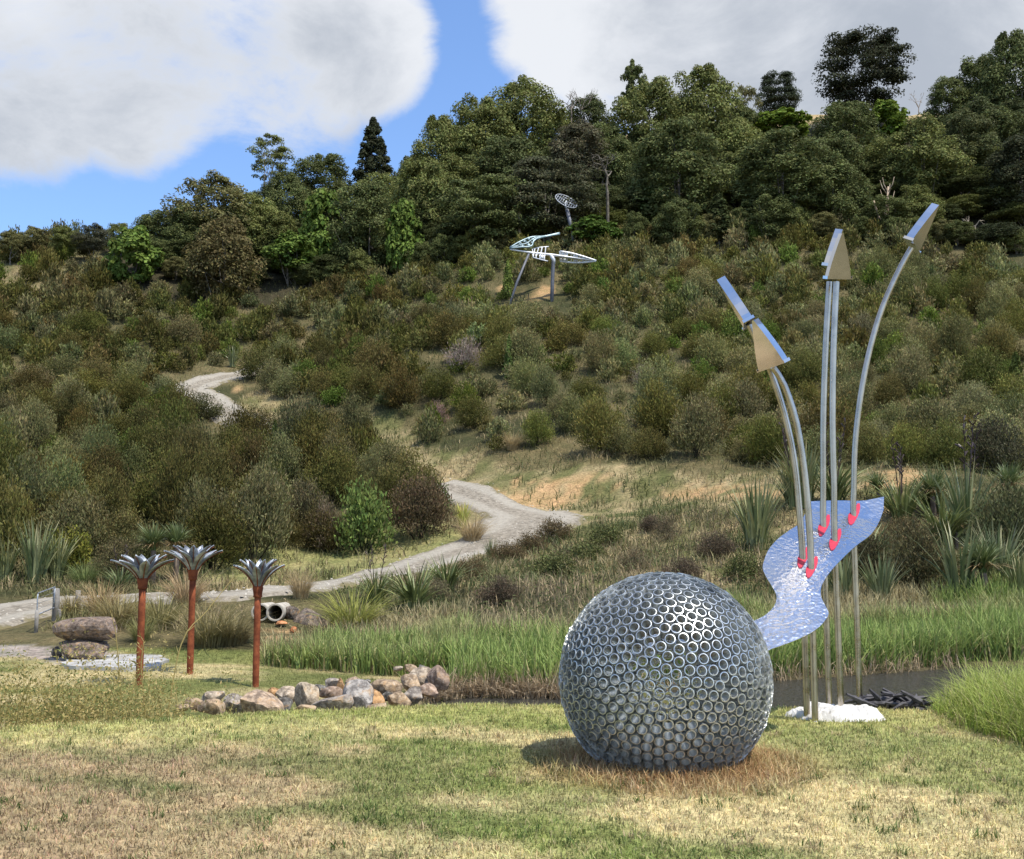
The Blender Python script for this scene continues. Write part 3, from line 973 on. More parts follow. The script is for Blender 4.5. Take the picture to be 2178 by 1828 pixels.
# hand placed shrubs: px of the base, px width, px height, depth, tint, label
def place_shrub(px, py, wpx, hpx, tint, label, mesh=None, group=None, Y=None):
    q = hit(px, py) if Y is None else np.array([at(px, py, Y)[0], Y, tz(at(px, py, Y)[0], Y)])
    m_ = q[1] / FPX
    o = link('shrub', mesh or SHRUBS[int(px) % 5], None, (q[0], q[1], q[2] - 0.1), (0, 0, px * 0.37), (wpx * m_ / 2.1, wpx * m_ / 2.1, hpx * m_ / 1.9))
    o.color = (*tint, 1)
    return tag(o, label, 'shrub', group)


place_shrub(1945, 1268, 150, 165, (0.105, 0.098, 0.05), 'big rounded olive shrub between the flax clumps right of the steel poles')
place_shrub(1845, 1255, 120, 130, (0.075, 0.072, 0.038), 'dark brown-green shrub directly behind the rightmost steel pole')
place_shrub(2150, 1215, 170, 190, (0.09, 0.10, 0.048), 'tall dark shrub at the right edge above the reeds')
place_shrub(2120, 1010, 130, 130, (0.075, 0.075, 0.045), 'dark shrub on the bank above the right-hand flax')
place_shrub(250, 1240, 110, 100, (0.12, 0.11, 0.055), 'soft olive-brown shrub just behind the leftmost rusty palm')
place_shrub(140, 1215, 110, 100, (0.16, 0.17, 0.035), 'yellow-green leafy shrub behind the long flax at the left', BROADSHRUB[0])
place_shrub(770, 1180, 135, 165, (0.125, 0.175, 0.052), 'tall mid-green leafy shrub at the foot of the lower scrub', BROADSHRUB[0])
place_shrub(690, 1175, 90, 110, (0.16, 0.13, 0.095), 'grey-brown twiggy shrub beside the tall mid-green leafy one', DRYSHRUB[0])
place_shrub(890, 1150, 150, 140, (0.11, 0.085, 0.05), 'brown-green shrub at the right end of the lower scrub above the verge')
place_shrub(925, 1095, 80, 80, (0.10, 0.14, 0.05), 'small dark green leafy shrub beside the hairpin', BROADSHRUB[1])
place_shrub(985, 790, 90, 85, (0.27, 0.225, 0.20), 'pale grey dead shrub above the clearing', DRYSHRUB[1])
place_shrub(1083, 805, 52, 92, (0.15, 0.21, 0.055), 'bright green cone-shaped sapling next to the pale dead shrub', CONES[1])
place_shrub(930, 905, 60, 50, (0.25, 0.17, 0.15), 'reddish-grey dead shrub low in the clearing', DRYSHRUB[0])
place_shrub(1370, 825, 60, 60, (0.27, 0.24, 0.18), 'straw-grey twiggy shrub at the top of the clearing', DRYSHRUB[1])
place_shrub(425, 895, 110, 60, (0.07, 0.075, 0.032), 'dark green shrub standing right against the upper track', SHRUBS[1])
place_shrub(548, 812, 100, 80, (0.098, 0.10, 0.034), 'olive shrub hiding the far end of the upper track', SHRUBS[3])
place_shrub(592, 800, 80, 70, (0.11, 0.115, 0.045), 'grey-green shrub beside the one hiding the track end', SHRUBS[0])
place_shrub(552, 935, 110, 75, (0.10, 0.088, 0.036), 'brownish shrub hiding the near end of the upper track', SHRUBS[2])
place_shrub(790, 848, 40, 65, (0.13, 0.19, 0.05), 'bright green narrow sapling above the track bank', CONES[0])
place_shrub(1080, 640 - 6, 60, 80, (0.17, 0.22, 0.05), 'yellow-green sapling between the posts of the hill sculpture', CONES[1])
LOWAT = ['just right of the hairpin apex', 'on the bank right of the hairpin', 'under the ochre clay bank', 'left of the big fan-shaped flax', 'below the hairpin bend', 'in the rough ground below the hairpin', 'above the top of the steel ball',
         'above the right shoulder of the steel ball', 'beside the drooping roadside flax', 'between the steel ball and the big fan-shaped flax', 'under the dark drooping roadside flax', 'above the reeds left of the steel ball', 'under the big fan-shaped flax',
         'midway between hairpin and steel ball', 'left of the steel wave', 'at the foot of the ochre clay bank', 'on the road shoulder below the hairpin']
for i, (px, py, wp, hp) in enumerate([(1180, 1150, 90, 55), (1290, 1160, 90, 50), (1420, 1150, 80, 60), (1520, 1190, 90, 65), (1080, 1200, 90, 55), (1180, 1225, 110, 60), (1350, 1215, 90, 55), (1450, 1240, 100, 60),
                                      (1000, 1235, 80, 60), (1580, 1235, 90, 70), (930, 1280, 80, 55), (1060, 1285, 100, 70), (1680, 1200, 80, 60), (1250, 1195, 90, 50), (1640, 1250, 80, 60), (1390, 1130, 70, 40), (1130, 1175, 80, 50)]):
    tint = [(0.125, 0.10, 0.055), (0.11, 0.125, 0.05), (0.13, 0.11, 0.07), (0.105, 0.085, 0.06)][i % 4]
    place_shrub(px, py, wp, hp, tint, f"low {['brown', 'green leafy', 'grey-brown twiggy', 'dark brown'][i % 4]} weedy shrub {LOWAT[i]}", [SHRUBS[2], BROADSHRUB[1], DRYSHRUB[0], SHRUBS[4]][i % 4], 'low shrubs between road and reeds')


for px, py, wp, hp, tint, lb in [(2000, 1250, 110, 90, (0.10, 0.10, 0.04), 'olive shrub between the two tallest right-hand flax'), (2090, 1140, 100, 80, (0.085, 0.09, 0.04), 'dark shrub right of the large stalked flax'),
                                 (1925, 1165, 100, 70, (0.12, 0.10, 0.05), 'brownish shrub below the orange clay on the right'), (2175, 1120, 110, 90, (0.10, 0.11, 0.05), 'green shrub cut by the right edge above the flax'),
                                 (1700, 1245, 80, 60, (0.10, 0.09, 0.045), 'brownish shrub behind the lower bend of the steel wave')]:
    place_shrub(px, py, wp, hp, tint, lb)


# ------------------------------------------------------------------ trees
def crown_arrays(kind, seed, clumps=60, per=110, leaf=(0.34, 0.17), dims=(8, 9)):
    """crown in a box dims[0] wide, dims[1] tall, its foot at z=0"""
    g_ = np.random.default_rng(seed)
    Wd, Ht = dims
    cs, rs, ups = [], [], []
    lob = [(g_.random() * 6.28, g_.uniform(0.75, 1.1)) for _ in range(5)]
    while len(cs) < clumps:
        z = g_.random()
        a = g_.random() * 2 * math.pi
        if kind == 'broad':
            pr = math.sqrt(max(0.02, 1 - ((z - 0.42) / 0.60) ** 2))
        elif kind == 'conifer':
            pr = max(0.06, (1 - z) ** 0.75) * min(1, z * 6 + .5)
        elif kind == 'column':
            pr = min(1, (1 - z) * 3.2 + .15) * min(1, z * 3 + .5)
        elif kind == 'spread':
            z = (math.floor(z * 5) + 0.3 + 0.4 * g_.random()) / 5
            pr = math.sqrt(max(0.03, 1 - ((z - 0.5) / 0.56) ** 2)) * g_.uniform(.8, 1.05)
        lobe = 1 + 0.16 * sum(math.cos(k_ * (a - p_)) * w_ for k_, (p_, w_) in enumerate(lob, 1)) / 2
        f = g_.uniform(0.25, 1.0) ** 0.6
        r_ = Wd / 2 * (0.93 if kind != 'spread' else .98) * pr * f * lobe
        cs.append((r_ * math.cos(a), r_ * math.sin(a), z * Ht * g_.uniform(.96, 1.04)))
        rs.append(g_.uniform(0.7, 1.25) * Wd * (0.135 if kind != 'conifer' else 0.12) * (0.5 + 0.5 * pr))
        ups.append(0.55 if kind == 'spread' else 1.1)
    cs, rs, ups = np.array(cs), np.array(rs), np.array(ups)
    n = clumps * per
    idx = np.repeat(np.arange(clumps), per)
    d = g_.normal(size=(n, 3))
    d[:, 2] = np.where(d[:, 2] < -0.3, -d[:, 2], d[:, 2])
    d /= np.linalg.norm(d, axis=1)[:, None]
    P = cs[idx] + d * rs[idx][:, None] * g_.uniform(0.55, 1.08, (n, 1)) * np.stack([np.ones(n), np.ones(n), ups[idx]], 1)
    P[:, 2] = np.maximum(P[:, 2], 0.02 * Ht)
    nm = d * 0.9 + np.array([0, 0, 0.25]) + g_.normal(0, 0.45, (n, 3))
    V, F = leaf_cards(P, nm, leaf[0] * g_.uniform(.7, 1.3, n), leaf[1] * g_.uniform(.7, 1.3, n), dirv=g_.normal(size=(n, 3)) + d * .6)
    cv = g_.uniform(0.78, 1.22, clumps)[idx] * g_.uniform(0.75, 1.25, n)
    C = np.repeat(cv[:, None] * (1 + g_.normal(0, .05, (n, 3))), 4, 0)
    return V, F, C, cs


def trunk_mb(cs, Ht, seed, stems=1, r0=0.22, below=9.0):
    g_ = np.random.default_rng(seed)
    mb = MB()
    for s in range(stems):
        ox = (s - (stems - 1) / 2) * 0.7
        top = np.array([ox * 2.2, g_.normal(0, .3), Ht * 0.62])
        foot = np.array([ox, 0, -below])
        pth = [foot + (top - foot) * t_ * 1.0 + np.array([g_.normal(0, .10), g_.normal(0, .10), 0]) * (0 < t_ < 1) for t_ in (0, .3, .55, .8, 1)]
        mb.tube(pth, [r0, r0 * .8, r0 * .62, r0 * .42, r0 * .2], 7, cap=False)
        for j in range(7):
            c_ = cs[g_.integers(0, len(cs))]
            st = foot + (top - foot) * g_.uniform(.35, .85)
            md = (st + c_) / 2 + np.array([0, 0, -.2])
            mb.tube([st, md, c_], [r0 * .38, r0 * .25, r0 * .08], 5, cap=False)
    return mb


TREE = {}


def make_proto(key, kind, seed, clumps, per, leaf, dims, stems=1, r0=0.22):
    V, F, C, cs = crown_arrays(kind, seed, clumps, per, leaf, dims)
    TREE[key] = (mk_mesh('crown', V, F, [M_LEAF], C), trunk_mb(cs, dims[1], seed + 1, stems, r0).mesh('trunk', [M_BARK], True), dims)


for i in range(4):
    make_proto(f'broad{i}', 'broad', 300 + i, 130, 165, (0.30, 0.165), (8, 9))
for i in range(2):
    make_proto(f'bright{i}', 'broad', 320 + i, 90, 75, (0.50, 0.34), (6, 6), 2, 0.16)
for i in range(2):
    make_proto(f'brown{i}', 'broad', 330 + i, 110, 120, (0.32, 0.15), (7, 7))
make_proto('conifer', 'conifer', 340, 150, 90, (0.34, 0.17), (5, 8))
make_proto('column', 'column', 350, 90, 100, (0.30, 0.17), (4, 7))
for i in range(2):
    make_proto(f'spread{i}', 'spread', 360 + i, 150, 150, (0.32, 0.165), (10, 8), 1, 0.3)
make_proto('sparse', 'spread', 370, 70, 90, (0.32, 0.15), (7, 7), 3, 0.13)

DARK = (0.122, 0.140, 0.050)
MID = (0.172, 0.186, 0.060)
OLIVE = (0.180, 0.170, 0.068)
BRT = (0.140, 0.200, 0.042)
BRN = (0.145, 0.122, 0.050)


def tree(key, px, top, wpx, foot_px, Y, tint, label, group=None, bark=(1, 1, 1), name='forest_tree', cat='tree', kind_fill=False, ymin=100):
    """crown spans py top..foot_px at depth Y; the trunk goes down to the terrain"""
    crown_me, trunk_me, dims = TREE[key]
    if 1030 < px < 1340:
        ymin = max(ymin, 107)
    while True:
        a = at(px, top, Y)
        b = at(px, foot_px, Y)
        gz_ = tz(a[0], Y)
        if a[2] - gz_ > 0.95 * wpx * Y / FPX or Y < ymin + 1.5:
            break
        Y -= 1.5
    zb = max(b[2], gz_ + 0.3)
    wd = wpx * Y / FPX
    zb = max(min(zb, a[2] - 0.98 * wd), gz_ + .2) if kind_fill else zb
    ht = max(a[2] - zb, 2.0)
    o = empty(name, (a[0], Y, gz_), label, cat, group)
    sx, sz = wd / dims[0] * 0.93, ht / dims[1] * 0.97
    rz = (px * 0.713) % 6.28
    c_ = link('crown', crown_me, o, (0, 0, zb - gz_), (0, 0, rz), (sx, sx, sz))
    c_.color = (*tint, 1)
    t_ = link('trunk', trunk_me, o, (0, 0, zb - gz_), (0, 0, rz), (sx, sx, sz))
    t_.color = (*bark, 1)
    return o


T = tree
T('bright0', 283, 486, 118, 612, 103, BRT, 'rounded glossy bright green tree at the left end of the forest')
T('brown0', 455, 385, 190, 520, 116, OLIVE, 'olive broad tree rising behind the leftmost bright green one')
T('broad0', 400, 445, 130, 590, 111, DARK, 'dark tree squeezed between the rounded bright green tree and the brown one')
T('brown1', 480, 470, 175, 635, 105, BRN, 'brown-leaved bushy tree at the front edge of the forest')
T('sparse', 578, 291, 105, 390, 126, MID, 'tall open-crowned tree with pale bare stems on the left skyline', bark=(2.0, 1.9, 1.7))
T('broad1', 690, 333, 150, 450, 130, DARK, 'dark round-topped tree between the open tree and the pointed conifer')
T('broad3', 610, 372, 120, 520, 122, DARK, 'dark tree below the open-crowned skyline tree')
T('bright1', 690, 415, 105, 560, 112, BRT, 'upright bright green tree inside the left part of the forest')
T('bright0', 622, 498, 115, 575, 106, BRT, 'bright green tree with bare dark trunks over a shaded hollow')
T('conifer', 795, 254, 105, 400, 128, (0.058, 0.066, 0.034), 'dark pointed conifer standing above the forest skyline')
T('broad2', 785, 398, 165, 610, 108, DARK, 'broad dark tree at the forest front below the conifer')
T('bright1', 858, 435, 85, 585, 106, BRT, 'narrow bright green tree right of the broad dark one')
T('broad3', 935, 255, 150, 430, 124, MID, 'left shoulder tree of the tall middle forest')
T('broad0', 1015, 215, 170, 400, 126, MID, 'high green tree left of the bare skyline tree')
T('broad1', 1115, 178, 190, 370, 130, MID, 'highest tree directly left of the bare skyline branches')
T('brown0', 900, 350, 160, 560, 114, MID, 'olive-green tree in the centre-left of the forest face')
T('spread0', 1040, 385, 230, 545, 106, DARK, 'wide dark tree behind the white lattice wings')
T('spread1', 1160, 345, 230, 500, 110, (0.092, 0.094, 0.05), 'flat-topped grey-green tree above the tilted lattice disc')
T('broad2', 1230, 270, 170, 420, 119, (0.115, 0.105, 0.06), 'greyish half-dead tree below the bare skyline branches')
T('column', 1347, 131, 62, 260, 136, DARK, 'narrow round-headed dark tree poking up on the skyline')
T('broad1', 1385, 178, 190, 390, 126, MID, 'tall green tree under the narrow round-headed one')
T('broad3', 1500, 152, 190, 400, 126, MID, 'tall broad tree in the middle right of the skyline')
T('broad0', 1440, 270, 230, 470, 117, DARK, 'big dark tree in the middle right of the forest face')
T('sparse', 1585, 185, 80, 310, 136, OLIVE, 'thin feathery tree beside the small skyline tree')
T('bright0', 1267, 465, 110, 540, 103, (0.095, 0.15, 0.03), 'bright green bush tree right of the leaning disc pole')
T('bright1', 1400, 400, 85, 500, 110, (0.07, 0.11, 0.03), 'dull green large-leaved tree in a dark gap of the forest')
T('conifer', 1528, 415, 105, 525, 103, (0.075, 0.092, 0.035), 'left one of two small pointed trees at the forest front')
T('conifer', 1585, 425, 90, 530, 101, (0.078, 0.10, 0.038), 'right one of two small pointed trees at the forest front')
T('broad2', 1440, 430, 110, 530, 104, DARK, 'small dark tree left of the two pointed trees')
T('spread1', 1655, 157, 105, 255, 150, (0.05, 0.062, 0.034), 'small dark lone tree with a short trunk on the grassy skyline', name='skyline_tree')
T('spread0', 1838, 80, 215, 232, 151, (0.052, 0.056, 0.03), 'large dark spreading tree standing alone on the skyline', name='skyline_tree')
T('bright1', 1655, 243, 150, 300, 143, (0.16, 0.22, 0.035), 'low yellow-green bushy tree under the small lone skyline tree')
T('bright0', 1880, 218, 120, 305, 143, (0.16, 0.22, 0.035), 'yellow-green bushy tree under the large lone skyline tree')
T('broad1', 1800, 222, 170, 360, 138, DARK, 'dark tree between the two yellow-green bushy ones')
T('broad0', 1660, 290, 230, 450, 122, DARK, 'wide dark tree below the low yellow-green skyline bush')
T('broad3', 1960, 262, 190, 440, 124, MID, 'mid-green tree below the large lone skyline tree')
T('broad2', 1770, 340, 160, 510, 108, DARK, 'dark rounded tree behind the central steel arrow')
T('broad0', 2055, 245, 150, 470, 112, (0.11, 0.12, 0.048), 'lighter olive tree standing just right of the blue steel arrow')
T('broad1', 2015, 172, 110, 300, 138, DARK, 'small dark skyline tree right of the large lone one')
T('broad2', 2085, 128, 150, 330, 130, DARK, 'tall dark tree second from the right on the skyline')
T('broad3', 2150, 78, 170, 330, 124, DARK, 'tallest dark tree at the right edge of the skyline')
T('broad0', 2170, 300, 190, 520, 108, (0.06, 0.065, 0.032), 'dark shaded tree at the right edge of the forest face')
T('broad1', 1880, 420, 130, 530, 106, DARK, 'dark tree behind the pale broken snag')
T('broad3', 1950, 400, 120, 500, 107, MID, 'mid-green tree between the snag and the blue steel arrow')
T('brown1', 2110, 480, 130, 590, 97, (0.06, 0.07, 0.034), 'dark bushy tree low at the right end of the forest')
T('broad2', 1640, 420, 130, 540, 106, DARK, 'dark tree right of the two small pointed trees')
# trees that only fill the depth of the wood
fill = [(340, 455, 120, 560, 122), (530, 420, 140, 560, 120), (740, 440, 140, 560, 122), (830, 380, 120, 520, 126), (960, 340, 160, 480, 130), (1090, 300, 170, 440, 132), (1310, 300, 150, 440, 130), (1560, 260, 160, 420, 134),
        (1330, 420, 140, 530, 110), (1730, 300, 150, 440, 130), (1880, 330, 150, 470, 120), (2000, 350, 150, 490, 116), (2120, 240, 160, 420, 124), (1180, 440, 130, 530, 112), (960, 480, 130, 575, 109), (740, 520, 120, 610, 112), (2050, 440, 130, 560, 104),
        (1250, 215, 140, 360, 140), (1450, 215, 160, 350, 138), (1580, 330, 150, 480, 118), (1500, 470, 120, 545, 108), (330, 510, 110, 610, 108), (1700, 440, 120, 530, 106)]
LANDM = [(330, 'rounded bright green tree'), (455, 'brown-leaved bushy tree'), (578, 'tall open-crowned tree'), (795, 'pointed conifer'), (1000, 'left shoulder of the middle skyline'), (1110, 'highest middle tree'), (1231, 'bare skyline tree'), (1347, 'narrow round-headed tree'), (1520, 'tall broad skyline tree'),
         (1658, 'small lone skyline tree'), (1838, 'large lone skyline tree'), (1990, 'blue steel arrow'), (2140, 'tallest tree at the right edge')]
sky_x = [300, 360, 450, 520, 600, 700, 760, 840, 900, 1000, 1100, 1170, 1200, 1260, 1300, 1400, 1530, 1600, 1640, 1720, 1780, 1830, 1900, 1960, 2020, 2100, 2178]
sky_y = [500, 450, 390, 370, 350, 340, 390, 300, 250, 225, 190, 200, 260, 230, 200, 180, 155, 220, 300, 300, 270, 290, 310, 230, 190, 130, 90]
edge_x = [240, 400, 600, 720, 880, 1090, 1300, 1550, 1700, 2000, 2178]
edge_y = [620, 628, 655, 612, 570, 540, 512, 512, 505, 540, 585]
for i in range(66):
    px = 320 + (i * 97.3) % 1860
    u_ = (i * 0.618) % 1
    st_ = np.interp(px, sky_x, sky_y)
    eg_ = np.interp(px, edge_x, edge_y)
    top_ = st_ + 25 + (eg_ - st_ - 70) * u_
    fill.append((px, top_, 110 + 50 * ((i * .37) % 1), min(top_ + 170, eg_ + 5), 138 - 32 * u_))
fill += [(2040, 400, 150, 540, 108), (2120, 400, 150, 560, 104), (2178, 430, 140, 570, 101), (1990, 470, 120, 550, 103), (1925, 380, 130, 520, 110), (2090, 330, 150, 480, 116), (2160, 220, 150, 400, 122), (1780, 290, 150, 420, 128), (1880, 300, 140, 420, 130)]
for i, q in enumerate(fill):
    lm = min(LANDM, key=lambda l_: abs(l_[0] - q[0]))[1]
    hi_ = (q[1] - np.interp(q[0], sky_x, sky_y)) / (np.interp(q[0], edge_x, edge_y) - np.interp(q[0], sky_x, sky_y))
    band = 'just below' if hi_ < .33 else 'in mid wood below' if hi_ < .6 else 'low in the wood below'
    tn_ = i % 3
    T(f'broad{i % 4}', q[0], q[1], q[2], q[3], q[4], np.array([DARK, MID, (0.088, 0.102, 0.040)][tn_]) * random.uniform(.85, 1.2), f"{['dark green', 'mid green', 'blackish green'][tn_]} tree {band} the {lm}", f'trees {band} the {lm}', kind_fill=True, ymin=113)

# understorey bushes along the front of the wood
for i in range(34):
    px = 250 + i * 58 + random.uniform(-16, 16)
    if 570 < px < 660 or 235 < px < 335 or 1060 < px < 1310 or 825 < px < 890:
        continue
    eg_ = float(np.interp(px, edge_x, edge_y))
    T(['brown0', 'brown1', 'broad2', 'broad0'][i % 4], px, eg_ - random.uniform(45, 75), random.uniform(60, 85), eg_ + 8, float(np.interp(px, [240, 900, 1300, 2178], [106, 105, 103, 96])), [DARK, MID, OLIVE, DARK][i % 4],
      f"low {['dark', 'green', 'olive', 'dark'][i % 4]} bush tree along the wood front below the {min(LANDM, key=lambda l_: abs(l_[0] - px))[1]}", 'bush trees along the front of the wood', kind_fill=True, ymin=200)

# small shrubby trees along the left ridge
for i, (px, top, wp) in enumerate([(75, 487, 72), (140, 485, 75), (200, 482, 80), (25, 505, 60), (255, 478, 70), (310, 470, 80)]):
    T(f'brown{i % 2}', px, top, wp, 535, 121 + (i % 3), [OLIVE, MID, (0.10, 0.10, 0.06)][i % 3], 'low rounded olive bush tree along the left ridge line', 'bush trees along the left ridge', name='ridge_tree')


# bare wood
def bare(px, py, top, Y, seed, tint, label, name='dead_tree', spread=0.55, depth=5, r0=0.16, lean=(0, 0, 1), n0=2):
    g_ = np.random.default_rng(seed)
    a = at(px, top, Y)
    b = at(px, py, Y)
    gz_ = tz(b[0], Y)
    h_ = a[2] - b[2]
    segs_ = []

    def grow(p, d, l, r, k_):
        q = p + d * l
        mid = (p + q) / 2 + g_.normal(0, l * .06, 3)
        segs_.append(([p, mid, q], [r, r * .85, r * .68]))
        if k_ == 0:
            return
        for _ in range(n0 if k_ < depth else n0 + 1):
            nd = d + g_.normal(0, spread, 3) + np.array([0, 0, .15])
            grow(q, nd / np.linalg.norm(nd), l * g_.uniform(.62, .85), r * .66, k_ - 1)

    ld = np.array(lean, float)
    z0 = b[2] - gz_
    mb = MB()
    grow(np.array([0, 0, max(z0, 0)]), ld / np.linalg.norm(ld), h_ * 0.27, r0, depth)
    if z0 > 0.3:
        mb.tube([(0, 0, -.3), (0, 0, z0)], [r0 * 1.2, r0], 6, cap=False)
    o = empty(name, (b[0], Y, gz_), label, 'tree')
    for pth, rr in segs_[:1]:
        mb.tube(pth, rr, 6, cap=False)
    t_ = link('trunk', mb.mesh('trunk', [M_BARK], True), o)
    t_.color = (*tint, 1)
    mb2 = MB()
    for pth, rr in segs_[1:]:
        mb2.tube(pth, rr, 4, cap=False)
    t2 = link('branches', mb2.mesh('branches', [M_BARK], True), o)
    t2.color = (*tint, 1)
    return o


bare(1231, 290, 176, 131, 4, (1.3, 1.2, 1.15), 'bare leafless tree with fine grey twigs on the skyline', spread=.5, depth=5, r0=.13, n0=2)
bare(1292, 410, 285, 105, 9, (0.8, 0.77, 0.7), 'bleached dead tree with twisted pale branches in mid forest', spread=.75, depth=5, r0=.15)
bare(1105, 450, 372, 105, 41, (2.0, 1.85, 1.7), 'pale twisted dead branches above the lattice wings', spread=.8, depth=4, r0=.14)
bare(2085, 520, 425, 97, 52, (1.8, 1.7, 1.5), 'pale dead tree with spreading limbs at the right end of the wood', spread=.9, depth=4, r0=.12, lean=(-.5, 0, 1))
bare(1215, 190 + 60, 186, 131.5, 14, (1.3, 1.2, 1.15), 'second leafless twiggy tree just left of the bare skyline tree', spread=.5, depth=5, r0=.10, n0=2)
bare(1955, 250, 175, 150, 31, (1.6, 1.5, 1.4), 'thin pale dead tree beside the large lone skyline tree', spread=.45, depth=4, r0=.09)
bare(212, 505, 468, 119, 21, (0.7, 0.7, 0.6), 'little wiry bare tree alone on the left ridge', spread=.8, depth=3, r0=.07)
# broken pale snag: two prongs
q = at(1882, 512, 99)
zg = tz(q[0], 99)
o = empty('tree_snag', (q[0], 99, zg), 'pale broken forked snag at the forest edge behind the steel arrows', 'dead tree')
f = 99 / FPX
mb = MB()
mb.tube([(0, 0, -.3), (0, 0, q[2] - zg + .2), (-.02, 0, q[2] - zg + 1.0), (0.25, 0, q[2] - zg + 2.1), (.35, 0, q[2] - zg + 3.4), (.5, 0, q[2] - zg + 5.2)], [.26, .24, .22, .19, .16, .05], 7)
t_ = link('trunk', mb.mesh('trunk', [M_BARK], True), o)
t_.color = (3.2, 2.7, 2.3, 1)
mb = MB()
mb.tube([(-.02, 0, q[2] - zg + .9), (-.5, -.05, q[2] - zg + 2.2), (-.95, -.1, q[2] - zg + 3.8)], [.15, .12, .09], 6)
t_ = link('broken_limb', mb.mesh('broken_limb', [M_BARK], True), o)
t_.color = (3.2, 2.7, 2.3, 1)
mb = MB()
for a_ in range(7):
    mb.tube([(.4, 0, q[2] - zg + 3.6 + a_ * .2), (.4 + math.cos(a_ * 2.4) * .5, math.sin(a_ * 2.4) * .5, q[2] - zg + 4.1 + a_ * .25), (.4 + math.cos(a_ * 2.4) * .7, math.sin(a_ * 2.4) * .6, q[2] - zg + 4.8 + a_ * .25)], [.06, .04, .015], 4)
t_ = link('twigs', mb.mesh('twigs', [M_BARK], True), o)
t_.color = (2.6, 2.3, 2.0, 1)

# ------------------------------------------------------------------ flax, cabbage trees, tussocks
def plant_mesh(name, seed, n, hh, ww, ln, mat, c1, c2, tipc, segs=5, spread=0.12, stalks=0):
    global rng
    keep = rng
    rng = np.random.default_rng(seed)
    ang = rng.random(n) * 2 * math.pi
    r_ = spread * np.sqrt(rng.random(n))
    P = np.stack([r_ * np.cos(ang), r_ * np.sin(ang), np.full(n, -0.03)], 1)
    lean = rng.uniform(ln[0], ln[1], n)
    V, F, bi, tt = blades(P, rng.uniform(hh[0], hh[1], n), rng.uniform(ww[0], ww[1], n), ang + rng.normal(0, .3, n), lean, segs)
    k_ = rng.random(n)
    c = lerp3(c1, c2, k_)[bi] * rng.uniform(.8, 1.2, n)[bi][:, None]
    c = lerp3(c, tipc, np.clip(tt * 1.6 - 1.05, 0, 1) * (k_ > .45)[bi])
    Vs, Fs, Cs = [V], [F], [c]
    off = len(V)
    if stalks:
        mb = MB()
        for s in range(stalks):
            a_ = rng.random() * 6.28
            h_ = hh[1] * rng.uniform(1.15, 1.45)
            tp = np.array([math.cos(a_) * .35, math.sin(a_) * .35, h_])
            mb.tube([(0, 0, 0), tp * .55, tp], [.015, .012, .006], 4, (0.05, 0.035, 0.035), cap=False)
            for j in range(7):
                u_ = .62 + .06 * j
                b_ = tp * u_
                e_ = b_ + np.array([rng.normal(0, .07), rng.normal(0, .07), .12])
                mb.tube([b_, e_], [.01, .022], 4, (0.06, 0.04, 0.04), cap=False)
        Vs.append(np.concatenate(mb.V))
        Fs.append(np.concatenate(mb.F) + off)
        Cs.append(np.concatenate(mb.C))
    rng = keep
    return mk_mesh(name, np.concatenate(Vs), np.concatenate(Fs), [mat], np.concatenate(Cs))


G1, G2, TIP = (0.10, 0.135, 0.055), (0.27, 0.29, 0.145), (0.36, 0.27, 0.14)
FLAX = [plant_mesh('flax', 400 + i, 85, (1.1, 2.0), (0.05, 0.085), (0.08, 0.62), M_FLAX, G1, G2, TIP, spread=.22, stalks=(0, 5, 0)[i]) for i in range(3)]
FLAXDROOP = [plant_mesh('flax_droopy', 410 + i, 95, (0.9, 1.6), (0.05, 0.08), (0.3, 1.1), M_FLAX, (0.06, 0.085, 0.03), (0.24, 0.28, 0.11), (0.40, 0.40, 0.2), spread=.25, stalks=(4, 0)[i]) for i in range(2)]
TUSSOCK = [plant_mesh('tussock', 420 + i, 330, (0.5, 1.0), (0.010, 0.018), (0.25, 1.2), M_BLADE, (1, 1, 1), (1.35, 1.3, 1.2), (1.6, 1.4, 1.1), segs=4, spread=.22) for i in range(2)]


def place_plant(name, meshes, px, py, hpx, label, cat, tint=(1, 1, 1), group=None, nominal=1.7, Y=None, i=0, wide=1.0):
    q = hit(px, py) if Y is None else np.array([at(px, py, Y)[0], Y, tz(at(px, py, Y)[0], Y)])
    s = hpx * q[1] / FPX / nominal * (1.15 if name == 'flax_plant' else 1.0)
    o = link(name, meshes[i % len(meshes)], None, q, (0, 0, px * 1.37), (s * wide, s * wide, s))
    o.color = (*tint, 1)
    return tag(o, label, cat, group)


